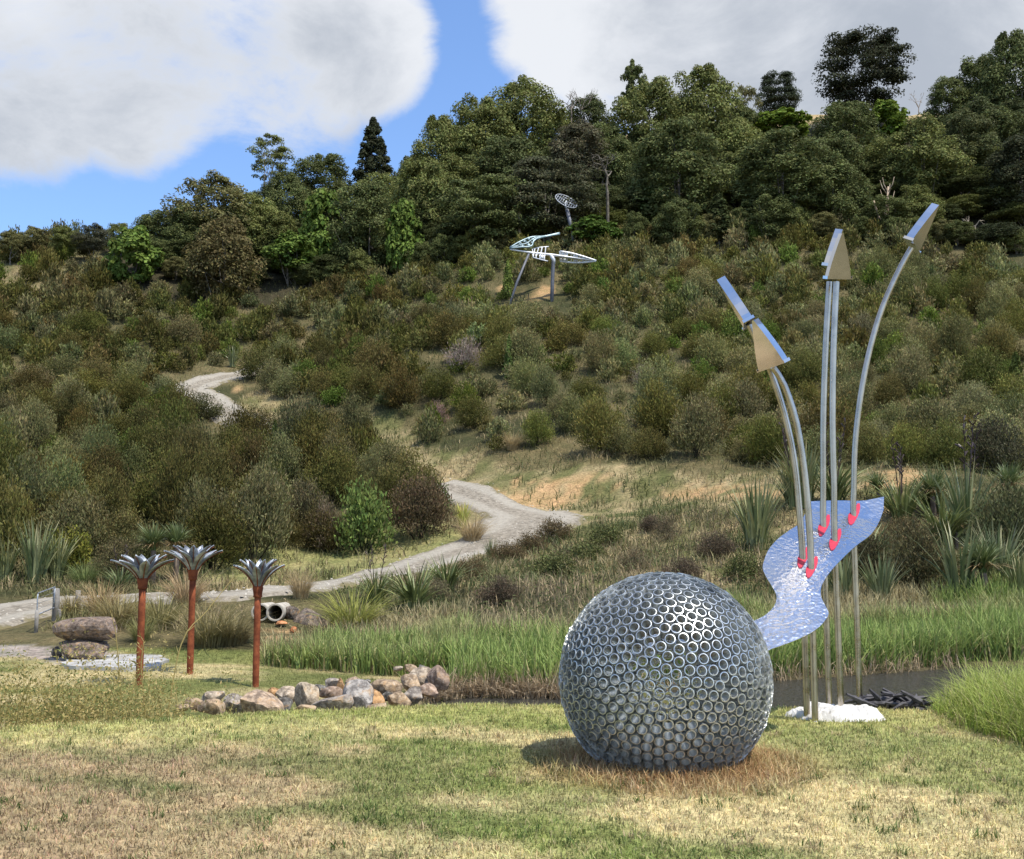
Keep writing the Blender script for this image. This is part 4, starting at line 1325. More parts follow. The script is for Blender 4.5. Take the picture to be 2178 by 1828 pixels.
fl = [
    (75, 1242, 115, 'tall upright flax clump at the left edge behind the gate', 0, FLAX), (10, 1240, 85, 'flax clump cut by the left edge of the picture', 2, FLAX),
    (120, 1236, 90, 'upright flax just right of the tallest left-hand clump', 2, FLAX), (255, 1262, 50, 'small flax with straggling leaves behind the leftmost rusty palm', 0, FLAXDROOP),
    (800, 1285, 62, 'flax with dark flower stalks below the gravel road', 0, FLAXDROOP), (880, 1300, 85, 'dark drooping flax in the middle of the roadside bank', 1, FLAXDROOP),
    (950, 1262, 70, 'drooping flax on the roadside bank nearest the hairpin side', 1, FLAXDROOP), (1045, 1195, 42, 'small flax at the edge of the road below the hairpin', 0, FLAX),
    (495, 782, 40, 'pale flax beside the upper end of the gravel track', 0, FLAX),
    (1610, 1172, 135, 'big fan-shaped flax left of the steel wave', 0, FLAX), (1710, 1080, 120, 'flax behind the top edge of the steel wave', 2, FLAX), (1775, 1078, 90, 'flax with pale leaves at the right of the wave top', 0, FLAXDROOP),
    (1690, 1085, 95, 'dark flax between the big fan flax and the wave', 1, FLAX),
    (2055, 1150, 140, 'large flax with flower stalks high on the right bank', 1, FLAX), (2010, 1165, 100, 'drooping flax left of the large stalked one', 1, FLAXDROOP),
    (2045, 1288, 150, 'tallest upright flax at the reed edge on the right', 0, FLAX), (2125, 1262, 130, 'slender flax behind the tallest right-hand one', 2, FLAX),
    (1875, 1296, 100, 'spiky flax at the reed edge beside the right-hand pole', 2, FLAX), (1795, 1290, 110, 'flax seen between the two right-hand steel poles', 0, FLAX), (1845, 1215, 90, 'shaded flax just above the dark brown-green shrub', 1, FLAXDROOP),
    (2170, 1285, 100, 'flax cut by the right edge of the picture at the reeds', 2, FLAX), (1920, 1110, 85, 'flax on the bank under the orange clay', 0, FLAXDROOP), (1985, 1090, 75, 'flax with brown tips near the young cabbage tree', 1, FLAXDROOP),
    (1740, 1275, 90, 'flax glimpsed behind the bend of the steel wave', 1, FLAX)]
for (px, py, hp, lb, i, ms) in fl:
    place_plant('flax_plant', ms, px, py, hp, lb, 'flax', i=i, nominal=1.75 if ms is FLAX else 1.3, tint=(1.0, 1.0, 1.0) if px % 2 else (1.15, 1.1, 1.0))
place_plant('flax_plant', FLAX, 985, 1125, 48, 'pale yellow variegated flax inside the hairpin bend', 'flax', (2.6, 2.3, 1.2), nominal=1.75, i=0)
# cabbage trees
CABB = plant_mesh('cabbage_head', 430, 150, (0.55, 0.8), (0.03, 0.05), (0.05, 1.25), M_FLAX, (0.09, 0.13, 0.045), (0.19, 0.23, 0.09), (0.2, 0.2, 0.1), segs=4, spread=.05)
CABD = plant_mesh('cabbage_skirt', 431, 60, (0.45, 0.6), (0.03, 0.045), (1.2, 1.5), M_FLAX, (0.30, 0.21, 0.11), (0.38, 0.28, 0.15), (0.3, 0.2, 0.1), segs=4, spread=.05)
for px, py, cpy, rp, lb in [(324, 1242, 1172, 58, 'spiky cabbage tree between the left and middle rusty palms'), (373, 1240, 1168, 55, 'spiky cabbage tree directly behind the middle rusty palm'),
                            (2095, 1288, 1222, 75, 'narrow cabbage tree beside the tallest right-hand flax'), (1985, 1105, 1060, 58, 'young cabbage tree on the right bank below the clay'), (2148, 1085, 1045, 60, 'young cabbage tree high on the right bank'),
                            (1868, 1065, 1045, 42, 'small cabbage tree on the orange clay'), (2033, 1170, 1130, 45, 'small cabbage tree beside the large stalked flax')]:
    q = hit(px, py)
    f = q[1] / FPX
    s = rp * f / 0.68
    zc_ = (py - cpy) * f
    o = empty('cabbage_tree', q, lb, 'cabbage tree')
    mb = MB()
    mb.tube([(0, 0, -.2), (0.02, 0, zc_ * .5), (0, 0, zc_)], [.09 * s, .07 * s, .06 * s], 7)
    t_ = link('trunk', mb.mesh('trunk', [M_BARK], True), o)
    t_.color = (1.2, 1, .85, 1)
    h_ = link('leaf_head', CABB, o, (0, 0, zc_), (0, 0, px), (s, s, s))
    d_ = link('dead_leaf_skirt', CABD, o, (0, 0, zc_), (0, 0, px), (s * .8, s * .8, s * .9))
ts = [(748, 1345, 85, (0.26, 0.27, 0.075), 'large yellow-green tussock right of the culvert', 1.25), (640, 1275, 62, (0.36, 0.28, 0.16), 'straw tussock on the road edge above the culvert', .8), (440, 1378, 80, (0.20, 0.175, 0.085), 'big drooping brown-green tussock between the middle and right palms', 1.4),
      (490, 1372, 70, (0.21, 0.18, 0.09), 'drooping tussock close against the right rusty palm', 1.2), (395, 1290, 75, (0.36, 0.27, 0.16), 'dry reddish-straw tussock behind the middle palm', 1.0), (250, 1335, 75, (0.25, 0.21, 0.10), 'tall olive-straw tussock right of the stacked boulders', 1.2),
      (215, 1310, 70, (0.36, 0.27, 0.15), 'straw tussock between the boulders and the short fence post', 1.0), (150, 1312, 50, (0.24, 0.20, 0.09), 'small brown tussock next to the gate post', .9), (340, 1340, 70, (0.22, 0.20, 0.085), 'olive tussock between the left and middle palms', 1.2),
      (1005, 1125 + 30, 60, (0.36, 0.28, 0.16), 'straw tussock inside the hairpin below the variegated flax', .9), (1090, 960, 40, (0.34, 0.27, 0.15), 'straw tussock below the dark shrubs of the clearing', .9), (180, 1250, 55, (0.15, 0.19, 0.07), 'dark green spiky tussock behind the fence post', 1.0),
      (300, 1368, 50, (0.20, 0.2, 0.08), 'low green tussock left of the leftmost palm trunk', 1.0), (512, 1372, 40, (0.26, 0.21, 0.11), 'low tussock left of the right palm foot', 1.0), (700, 1375, 50, (0.26, 0.22, 0.12), 'low straw tussock below the brown boulder', 1.2)]
for i, (px, py, hp, tn, lb, wd) in enumerate(ts):
    place_plant('tussock', TUSSOCK, px, py, hp, lb, 'tussock', tn, nominal=.72, i=i, wide=wd)


# ------------------------------------------------------------------ grasses (stuff)
def stuff_blades(name, P, Hh, Wd, lean, col, label, segs=3, tip=None, mat=None, windy=None):
    n = len(P)
    ang = rng.random(n) * 2 * math.pi if windy is None else rng.normal(windy, 0.9, n)
    V, F, bi, tt = blades(P, Hh, Wd, ang, lean, segs)
    c = col[bi]
    if tip is not None:
        c = lerp3(c, tip[bi] if np.ndim(tip) == 2 else tip, np.clip(tt * 1.5 - .5, 0, 1) * 0.8)
    return tag(link(name, mk_mesh(name, V, F, [mat or M_BLADE], c)), label, kind='stuff')


def scatter_xy(n, x0, x1, y0, y1):
    return rng.uniform(x0, x1, n), rng.uniform(y0, y1, n)


# mown lawn, near
n = 185000
y = 4.7 + (13.0 - 4.7) * rng.random(n)
x = (rng.random(n) * 2 - 1) * (y * 0.53 + 0.4)
kp = (y < crest(x) + 1.3)
x, y = x[kp], y[kp]
n = len(x)
z = terr(x, y)
tuft = fbm(x, y, 9.0, 55, 3)
c = lawn_col(x, y) * rng.uniform(0.65, 1.35, (n, 1)) * (0.62 + 0.76 * smooth(.25, .75, tuft))[:, None] * (1 + rng.normal(0, .06, (n, 3)))
dry = rng.random(n) < 0.16
c = np.where(dry[:, None], c * 0.35 + np.array((0.36, 0.30, 0.16)), c)
nb = np.hypot(x - 1.17, y - 8.0)
ring = (nb < 1.0) & (y < 8.3)
h = rng.uniform(0.022, 0.055, n) * np.where(ring, 2.2, 1.0) * (0.55 + 0.9 * tuft)
# taller tufts the mower missed
nt_ = 420
tx_ = rng.uniform(-5, 5, nt_)
ty_ = rng.uniform(5.0, 10.0, nt_)
bx_ = np.repeat(tx_, 16) + rng.normal(0, .028, nt_ * 16)
by_ = np.repeat(ty_, 16) + rng.normal(0, .022, nt_ * 16)
cx_ = np.repeat(np.where((rng.random(nt_) < .6)[:, None], np.array((.10, .145, .04)), np.array((.42, .33, .19))), 16, 0) * rng.uniform(.7, 1.3, (nt_ * 16, 1))
x, y, z = np.concatenate([x, bx_]), np.concatenate([y, by_]), np.concatenate([z, terr(bx_, by_)])
c = np.concatenate([c, cx_])
h = np.concatenate([h, rng.uniform(.04, .085, nt_ * 16)])
n = len(x)
stuff_blades('lawn_grass', np.stack([x, y, z - .004], 1), h, rng.uniform(.005, .0095, n), rng.uniform(0.2, 1.25, n), c, 'mown lawn grass streaked green and straw', segs=2)
# mown peninsula lawn and verge
n = 42000
x = rng.uniform(-11, -0.6, n)
y = rng.uniform(13.5, 21.5, n)
px, py = proj(x, y, terr(x, y))
kp = ~in_poly(px, py, GRAVELLY) & (px > -30)
x, y = x[kp], y[kp]
n = len(x)
c = lerp3((0.19, 0.20, 0.07), (0.52, 0.43, 0.23), smooth(0.38, 0.6, fbm(x * 0.5, y * 1.4, 0.9, 21))) * rng.uniform(.75, 1.25, (n, 1))
stuff_blades('lower_lawn_grass', np.stack([x, y, terr(x, y)], 1), rng.uniform(.03, .07, n), rng.uniform(.010, .016, n), rng.uniform(.2, 1.2, n), c, 'short straw-green grass round the rusty palms', segs=1)
# reeds beyond the pond
n = 46000
x = rng.uniform(-5.6, 17, n)
y = far_bank(x) + np.where(x < -1.0, 2.0 + (-1 - np.minimum(x, -1)) * .25, 0.1) + rng.random(n) ** 1.1 * 6.0
px, py = proj(x, y, terr(x, y))
kp = (px > 560) & (px < FW + 60) & ~((px < 730) & (py < 1385))
x, y = x[kp], y[kp]
n = len(x)
dn = fbm(x, y, 0.55, 51)
c = lerp3((0.11, 0.185, 0.045), (0.31, 0.37, 0.11), rng.random(n) ** 1.3)
lft = smooth(-0.6, -2.2, x)
dep = np.maximum(smooth(2.2, 4.2, y - far_bank(x)) * smooth(0.25, 0.55, dn), lft * smooth(4.4, 5.8, y - far_bank(x)))
c = lerp3(c, (0.36, 0.30, 0.155), np.clip(dep + (rng.random(n) < .16), 0, 1))
c = c * (.70 + .6 * fbm(x, y, 1.6, 57))[:, None]
h = rng.uniform(.5, 1.0, n) * (0.45 + .85 * fbm(x, y, 1.1, 53)) * (1 - .22 * lft) * (1 - .25 * dep)
stuff_blades('reeds', np.stack([x, y, terr(x, y) - .03], 1), h, rng.uniform(.022, .040, n), rng.uniform(.05, .75, n), c, 'tall green reeds lining the far side of the pond', segs=3, tip=lerp3((0.30, 0.38, 0.11), (0.42, 0.36, 0.2), dep))
# dead reed litter at the water's edge
n = 5200
x = np.concatenate([rng.uniform(-1.6, 2.0, 4200), rng.uniform(2, 9, 1000)])
y = far_bank(x) - 0.15 + rng.random(n) * .7
c = lerp3((0.36, 0.26, 0.16), (0.52, 0.42, 0.28), rng.random(n))
stuff_blades('dead_reeds', np.stack([x, y, np.maximum(terr(x, y), WATER_Z) - .02], 1), rng.uniform(.15, .5, n), rng.uniform(.012, .025, n), rng.uniform(.2, 1.3, n), c, 'bleached dead reeds along the water edge', segs=2)
# dip between the crest and the pond right of the rocks
n = 7000
x = rng.uniform(-1.7, 2.0, n)
y = rng.uniform(12.6, 16.8, n)
c = lerp3(lerp3((0.12, 0.18, 0.05), (0.40, 0.31, 0.18), smooth(.35, .6, fbm(x, y, .8, 71))), (0.30, 0.17, 0.08), smooth(.3, 1.0, x) * .8) * rng.uniform(.7, 1.3, (n, 1))
stuff_blades('bank_grass', np.stack([x, y, terr(x, y)], 1), rng.uniform(.15, .42, n) * smooth(17.2, 14.5, y) + .05, rng.uniform(.010, .018, n), rng.uniform(.1, .9, n), c, 'green and rusty rank grass in the dip left of the steel ball', segs=2)
# bright tussocky grass on the right
n = 15000
u_ = rng.random(n)
y = rng.uniform(7.6, 12.6, n)
xl = np.interp(y, [7.6, 8.5, 9.4, 10.4, 11.4, 12.6], [4.35, 4.05, 3.82, 3.95, 4.3, 4.8])
x = xl + rng.random(n) ** 0.8 * (y * .53 + .5 - xl)
kp = x > xl
x, y, xl = x[kp], y[kp], xl[kp]
n = len(x)
h = rng.uniform(.38, .68, n) * (0.35 + .65 * smooth(-.05, .55, x - xl)) * (.6 + .9 * fbm(x, y, 1.5, 61))
c = lerp3((0.20, 0.30, 0.045), (0.40, 0.46, 0.11), rng.random(n)) * (.75 + .5 * fbm(x, y, 1.2, 63))[:, None]
c = np.where((rng.random(n) < .2)[:, None], np.array((.46, .39, .20)), c)
stuff_blades('long_grass', np.stack([x, y, terr(x, y) - .02], 1), h, rng.uniform(.006, .011, n), rng.uniform(.25, 1.15, n), c, 'long bright green grass at the right beside the white base', segs=5, tip=(0.36, 0.40, 0.12))
# long dry grass skirt round the ball
n = 2600
a_ = rng.uniform(-3.5, 0.4, n)
rr_ = rng.uniform(.46, .92, n)
x = 1.17 + rr_ * np.cos(a_)
y = 8.08 + rr_ * np.sin(a_)
c = lerp3((0.30, 0.16, 0.07), (0.50, 0.34, 0.17), rng.random(n))
stuff_blades('dry_grass_skirt', np.stack([x, y, terr(x, y)], 1), rng.uniform(.05, .15, n) * smooth(1.0, .6, rr_) + .03, rng.uniform(.003, .006, n), rng.uniform(.4, 1.4, n), c, 'uncut rusty dry grass round the foot of the steel ball', segs=3)
# hill grass in the clearings and between shrubs
n = 150000
y = rng.uniform(33, 121, n)
x = (rng.random(n) * 2 - 1) * y * .51
z = terr(x, y)
px, py = proj(x, y, z)
ob = in_poly(px, py, OPEN_BANK) | in_poly(px, py, SPARSE) | in_poly(px, py, OPEN_LEFT)
kp = (ob | (rng.random(n) < .5)) & (py > np.interp(px, [0, 215, 240, 700, 1300, 2178], [520, 515, 615, 600, 500, 560]) - 5)
kp &= (fbm(x, y, .8, 81) > .40) | ~ob
for pl_ in CLAY:
    kp &= ~(in_poly(px, py, pl_) & (rng.random(n) < .75))
kp_all = np.nonzero(kp)[0]
x, y, z = x[kp], y[kp], z[kp]
kp = road_dist(x, y) > 0.1
x, y, z = x[kp], y[kp], z[kp]
kp_all = kp_all[kp]
n = len(x)
q_ = fbm(x, y, .35, 83)
obk = ob[kp_all]
c = lerp3((0.12, 0.135, 0.05), (0.36, 0.285, 0.155), smooth(.3, .62, q_ + rng.normal(0, .08, n)) * np.where(obk, 1.0, .45)) * rng.uniform(.75, 1.25, (n, 1))
stuff_blades('hill_grass', np.stack([x, y, z], 1), rng.uniform(.15, .55, n) * (.6 + .8 * fbm(x, y, .9, 85)), rng.uniform(.03, .06, n), rng.uniform(.2, 1.2, n), c, 'dry straw grass in the clearings of the hillside', segs=2)
# rough growth between the reeds and the road
n = 42000
y = rng.uniform(22, 47, n)
x = (rng.random(n) * 2 - 1) * y * .51
z = terr(x, y)
px, py = proj(x, y, z)
kp = (py < 1345) & (py > np.interp(px, [0, 500, 900, 1150, 1250, 1700, 1900, 2178], [1240, 1262, 1215, 1135, 1085, 1075, 1020, 1020])) & (road_dist(x, y) > .25)
kp &= ~((px < 620) & (py > 1325) & (y < 22.5))  & ~in_poly(px, py, [(-50, 1250), (110, 1262), (120, 1330), (0, 1380), (-50, 1390)])
x, y, z, px, py = x[kp], y[kp], z[kp], px[kp], py[kp]
n = len(x)
q_ = fbm(x, y, .4, 91)
lf = smooth(760, 560, px)
c = lerp3(lerp3((0.09, 0.12, 0.045), (0.17, 0.14, 0.08), smooth(.35, .6, q_)), lerp3((0.19, 0.18, 0.075), (0.42, 0.32, 0.19), smooth(.35, .6, q_)), np.maximum(lf, (rng.random(n) < .10 + .35 * smooth(1150, 1280, py))))  * rng.uniform(.7, 1.3, (n, 1))
h = rng.uniform(.15, .6, n) * (.3 + 1.2 * fbm(x, y, .7, 93)) * (1 - .25 * lf) * np.where((px > 470) & (px < 860) & (py < 1335), .40, 1.0) * np.where(px > 1680, .6, 1.0) * np.where(in_poly(px, py, [(520, 1262), (705, 1262), (705, 1420), (520, 1420)]), .38, 1.0)
stuff_blades('rank_grass', np.stack([x, y, z], 1), h, rng.uniform(.018, .04, n), rng.uniform(.1, 1.1, n), c, 'rank weedy grass between the reeds and the gravel road', segs=2)
kp = rng.random(n) < .55
kp &= ~((px < 720) & (py > 1255))
P = np.stack([x, y, z + h * rng.random(n) * .9], 1)[kp]
V, F = leaf_cards(P + rng.normal(0, .05, P.shape), rng.normal(size=P.shape) + np.array([0, 0, .8]), .09, .05)
tag(link('undergrowth', mk_mesh('undergrowth', V, F, [M_LEAF], np.repeat(lerp3((0.085, 0.12, 0.04), (0.16, 0.16, 0.07), rng.random(len(P))), 4, 0))), 'leafy undergrowth mixed into the rank grass below the road', kind='stuff')
# weeds on the left just over the crest: thin stems with seed heads and small leaves
n = 1000
x = rng.uniform(-6.2, -2.85, n)
y = crest(x) + rng.uniform(0.35, 2.6, n)
px, py = proj(x, y, terr(x, y))
dens = smooth(430, 330, px)
kp = rng.random(n) < (0.06 + .94 * dens) * (.25 + .75 * smooth(.35, .62, fbm(x, y, 1.1, 99)))
x, y = x[kp], y[kp]
n = len(x)
P0 = np.stack([x, y, terr(x, y)], 1)
hw = rng.uniform(.22, .70, n) * (.55 + .95 * fbm(x, y, 1.3, 95)) * np.where(rng.random(n) < .12, 1.5, 1.0)
V1, F1, b1_, t1_ = blades(P0, hw, np.full(n, .007), rng.random(n) * 6.28, rng.uniform(.1, .8, n), 3)
C1 = lerp3((0.24, 0.20, 0.07), (0.42, 0.34, 0.14), rng.random(n))[b1_]
per = 52
bi = np.repeat(np.arange(n), per)
u_ = rng.random(n * per) ** .8
P = P0[bi] + np.stack([rng.normal(0, .075, n * per), rng.normal(0, .075, n * per), hw[bi] * u_ * .97], 1)
V2, F2 = leaf_cards(P, rng.normal(size=P.shape), rng.uniform(.018, .05, n * per), rng.uniform(.008, .02, n * per))
pn = fbm(P[:, 0], P[:, 1], 1.3, 97)
C2 = np.repeat(lerp3(lerp3((0.15, 0.18, 0.06), (0.36, 0.30, 0.11), smooth(.3, .6, pn + rng.normal(0, .12, n * per))), (0.52, 0.40, 0.18), (rng.random(n * per) < .3) * .8), 4, 0)
tag(link('weeds', mk_mesh('weeds', np.vstack([V1, V2]), np.vstack([F1, F2 + len(V1)]), [M_BLADE], np.vstack([C1, C2]))), 'dry yellow seeding weeds below the lawn edge on the left', kind='stuff')
# long leaning stalks
for lb, pth in [('long dry stalk leaning across the middle rusty palm', [(352, 1440, 11.2), (385, 1372, 11.3), (440, 1300, 11.5), (497, 1228, 11.7)]),
                ('short dry stalk crossing in front of the left rusty palm', [(318, 1480, 11.0), (300, 1420, 11.0), (306, 1365, 11.0), (292, 1352, 11.0)]),
                ('thin upright dry stalk in front of the stacked boulders', [(275, 1400, 11.2), (248, 1365, 11.2), (243, 1330, 11.2), (234, 1298, 11.2)])]:
    P = np.array([at(*q_) for q_ in pth])
    P[0, 2] = tz(P[0, 0], P[0, 1]) - .03
    Q = resample(P, .1)
    mb = MB()
    mb.tube(Q, np.linspace(.009, .003, len(Q)), 5, (0.42, 0.33, 0.13))
    for j in range(6, len(Q) - 1, 2):
        a_ = rng.random() * 6.28
        e_ = Q[j] + np.array([math.cos(a_) * .09, math.sin(a_) * .09, .07])
        mb.tube([Q[j], e_], [.004, .002], 4, (0.42, 0.34, 0.14), cap=False)
    base = Q[0].copy()
    me = mb.mesh('dry_stalk', [M_BLADE], False, True)
    me.transform(Matrix.Translation(-Vector(base)))
    tag(link('dry_stalk', me, None, base), lb, 'stalk')

# ------------------------------------------------------------------ steel pipe ball
BC = np.array([(1408 - 1089) / FPX * 8.1, 8.1, 0.60])
BR, PR, PL = 0.778, 0.0368, 0.095
NP = 1165
g_ = np.random.default_rng(77)
i_ = np.arange(NP) + .5
ph = np.arccos(1 - 2 * i_ / NP)
th = math.pi * (1 + 5 ** .5) * i_
D = np.stack([np.cos(th) * np.sin(ph), np.sin(th) * np.sin(ph), np.cos(ph)], 1) + g_.normal(0, .028, (NP, 3))
D /= np.linalg.norm(D, axis=1)[:, None]
for it in range(45):
    G = D @ D.T
    np.fill_diagonal(G, -1)
    mstep = 0.012 * (1 - it / 60)
    near = np.argpartition(-G, 8, axis=1)[:, :8]
    df = D[:, None] - D[near]
    ds = np.linalg.norm(df, axis=2) + 1e-9
    wgt = np.clip(0.126 - ds, 0, None) / 0.126
    D = D + mstep * 3 * (df / ds[..., None] * wgt[..., None]).sum(1)
    D /= np.linalg.norm(D, axis=1)[:, None]
mb = MB()
sides = 16
mb.lathe([(PR, -PL), (PR, 0), (PR - .0056, 0.0008), (PR - .006, -PL), (PR, -PL)], sides)
pipe_me = mb.mesh('pipe', [M_GALV], True)
pipe_me.polygons.foreach_set('use_smooth', np.ones(len(pipe_me.polygons), bool))
for e in pipe_me.edges:
    pass
PV, PF = np.concatenate(mb.V), np.concatenate(mb.F)
ball = empty('steel_ball', (BC[0], BC[1], 0.0), 'big ball welded from short galvanised pipe sections on the lawn', 'sculpture')
keepp = BC[2] + D[:, 2] * BR > 0.0
D = D[keepp]
toc = EYE - BC
face_ = D @ (toc / np.linalg.norm(toc))
order = np.argsort(-face_)
rest = []
for r_, i in enumerate(order):
    nrm = Vector(D[i])
    qt = nrm.to_track_quat('Z', 'X')
    out_ = BC + D[i] * (BR + g_.normal(0, .002))
    if r_ < 295:
        o = link('pipe_section', pipe_me, ball)
        o.location = Vector(out_) - Vector((BC[0], BC[1], 0))
        o.rotation_mode = 'QUATERNION'
        o.rotation_quaternion = qt
    else:
        Mx = np.array(qt.to_matrix())
        rest.append(PV @ Mx.T + out_ - np.array([BC[0], BC[1], 0]))
m_ = len(PV)
o = link('pipe_sections', mk_mesh('pipe_sections', np.concatenate(rest), np.concatenate([PF + k_ * m_ for k_ in range(len(rest))]), [M_GALV], smooth_sh=True), ball)
o['kind'] = 'stuff'
for me in (pipe_me, o.data):
    me.set_sharp_from_angle(angle=R(40))

# ------------------------------------------------------------------ wave sculpture with arrows
PY0, PZ0, PM = 8.95, None, None
_b = at(1660, 1375, 8.95)
_t = at(1800, 1062, 10.75)
PM = (_t[2] - _b[2]) / (_t[1] - _b[1])
nrm = np.array([0, -PM, 1.0])
nrm /= np.linalg.norm(nrm)
p0 = np.array([0, _b[1], _b[2]])


def panel_lift(a, b):
    # rolled sheet: curls away at the far right and flattens towards its top
    return -0.12 * min(max(a - 2.45, 0), 1.2) ** 2 - 0.06 * min(max(b - 0.7, 0), 1.6) ** 2 * min(max((a - 2.2) / 0.8, 0), 1)


def on_panel(px, py):
    d = cam_ray(px, py)
    off = 0.0
    for _ in range(60):
        q_ = EYE + d * ((np.dot(p0 - EYE, nrm) + off) / np.dot(d, nrm))
        off = 0.7 * off + 0.3 * panel_lift((q_ - p0) @ ex, (q_ - p0) @ ey)
    return q_


ex = np.array([1.0, 0, 0])
ey = np.cross(nrm, ex)
outl = [(1880, 1058), (1879, 1086), (1868, 1114), (1850, 1140), (1821, 1162), (1790, 1191), (1767, 1216), (1752, 1238), (1745, 1257), (1748, 1276), (1758, 1295), (1762, 1307), (1755, 1321), (1739, 1338), (1713, 1354),
        (1675, 1370), (1640, 1382), (1604, 1394), (1590, 1335), (1623, 1313), (1640, 1299), (1650, 1283), (1651, 1267), (1643, 1251), (1628, 1226), (1622, 1210), (1625, 1194), (1634, 1172), (1653, 1149), (1678, 1130), (1701, 1114), (1714, 1090), (1725, 1068)]
O3 = np.array([on_panel(*q_) for q_ in outl])
ex = np.array([1.0, 0, 0])
ey = np.cross(nrm, ex)
# smooth the outline except at its two top corners
loop = resample(O3[1:-1], .05)
loop = np.vstack([O3[0], loop, O3[-1]])
P2 = np.stack([(loop - p0) @ ex, (loop - p0) @ ey], 1)
bm = bmesh.new()


def panel_pt(a, b, off=0.0):
    lift = panel_lift(a, b)
    return p0 + ex * a + ey * b + nrm * (lift + off)


bv = [bm.verts.new(panel_pt(a, b)) for a, b in P2]
fc = bm.faces.new(bv)
bm.normal_update()
geo = bmesh.ops.triangulate(bm, faces=[fc])
for _ in range(3):
    long_e = [e for e in bm.edges if e.calc_length() > 0.12]
    if long_e:
        bmesh.ops.subdivide_edges(bm, edges=long_e, cuts=1)
        bmesh.ops.triangulate(bm, faces=[f_ for f_ in bm.faces if len(f_.verts) > 3])
for v in bm.verts:
    dv = np.array(v.co) - p0
    v.co = panel_pt(float(dv @ ex), float((dv - nrm * 0) @ ey))
bmesh.ops.recalc_face_normals(bm, faces=bm.faces)
ret = bmesh.ops.solidify(bm, geom=bm.faces[:] + bm.edges[:] + bm.verts[:], thickness=0.007)
me = bpy.data.meshes.new('wave_panel')
SB = at(1765, 1508, 10.15)
SB[2] = tz(SB[0], SB[1])
bm.transform(Matrix.Translation(-Vector(SB)))
bm.to_mesh(me)
bm.free()
me.materials.append(M_WAVE)
me.polygons.foreach_set('use_smooth', np.ones(len(me.polygons), bool))
me.set_sharp_from_angle(angle=R(35))
arrowsc = empty('wave_sculpture', SB, 'tall steel sculpture of five curved arrow poles rising through a hammered wave', 'sculpture')
link('wave_panel', me, arrowsc)


def curved(a, b):
    q_ = on_panel(a, b)
    dv = q_ - p0
    return panel_pt(float(dv @ ex), float(dv @ ey))


leaf_px = [(780, 235), (783, 262), (777, 292), (765, 322), (742, 362), (727, 375), (714, 377), (705, 360), (702, 335), (704, 312), (712, 297), (722, 287), (734, 300), (746, 294), (755, 272), (758, 245), (765, 234)]
leaf_off = [((a - 738) / 3.147, (b - 312) / 3.147) for a, b in leaf_px]
poles = [  # (red spot px), path above up to the arrow base, arrow tip, arrow base, yaw, width, strip, foot px
    dict(r=(1707, 1190), path=[(1702, 1110), (1690, 985), (1668, 880), (1635, 780), (1594, 692)], tip=(1533, 592), base=(1592, 688), yaw=78, ln=-.12, wd=.17, st=.085, foot=1716),
    dict(r=(1725, 1211), path=[(1722, 1130), (1712, 1010), (1694, 900), (1668, 820), (1644, 782)], tip=(1606, 680), base=(1645, 778), yaw=-40, wd=.25, st=.105, foot=1733),
    dict(r=(1751, 1122), path=[(1751, 1040), (1751, 900), (1756, 740), (1764, 600)], tip=(1785, 488), base=(1766, 570), yaw=58, wd=.22, st=.075, foot=1764),
    dict(r=(1775, 1152), path=[(1774, 1040), (1771, 900), (1773, 740), (1779, 600)], tip=(1789, 497), base=(1782, 592), ln=.12, yaw=10, wd=.225, st=.07, foot=1789),
    dict(r=(1815, 1098), path=[(1816, 1040), (1820, 930), (1838, 800), (1868, 680), (1905, 590), (1938, 528)], tip=(1990, 435), base=(1940, 522), yaw=52, wd=.28, st=.08, foot=1829),
]
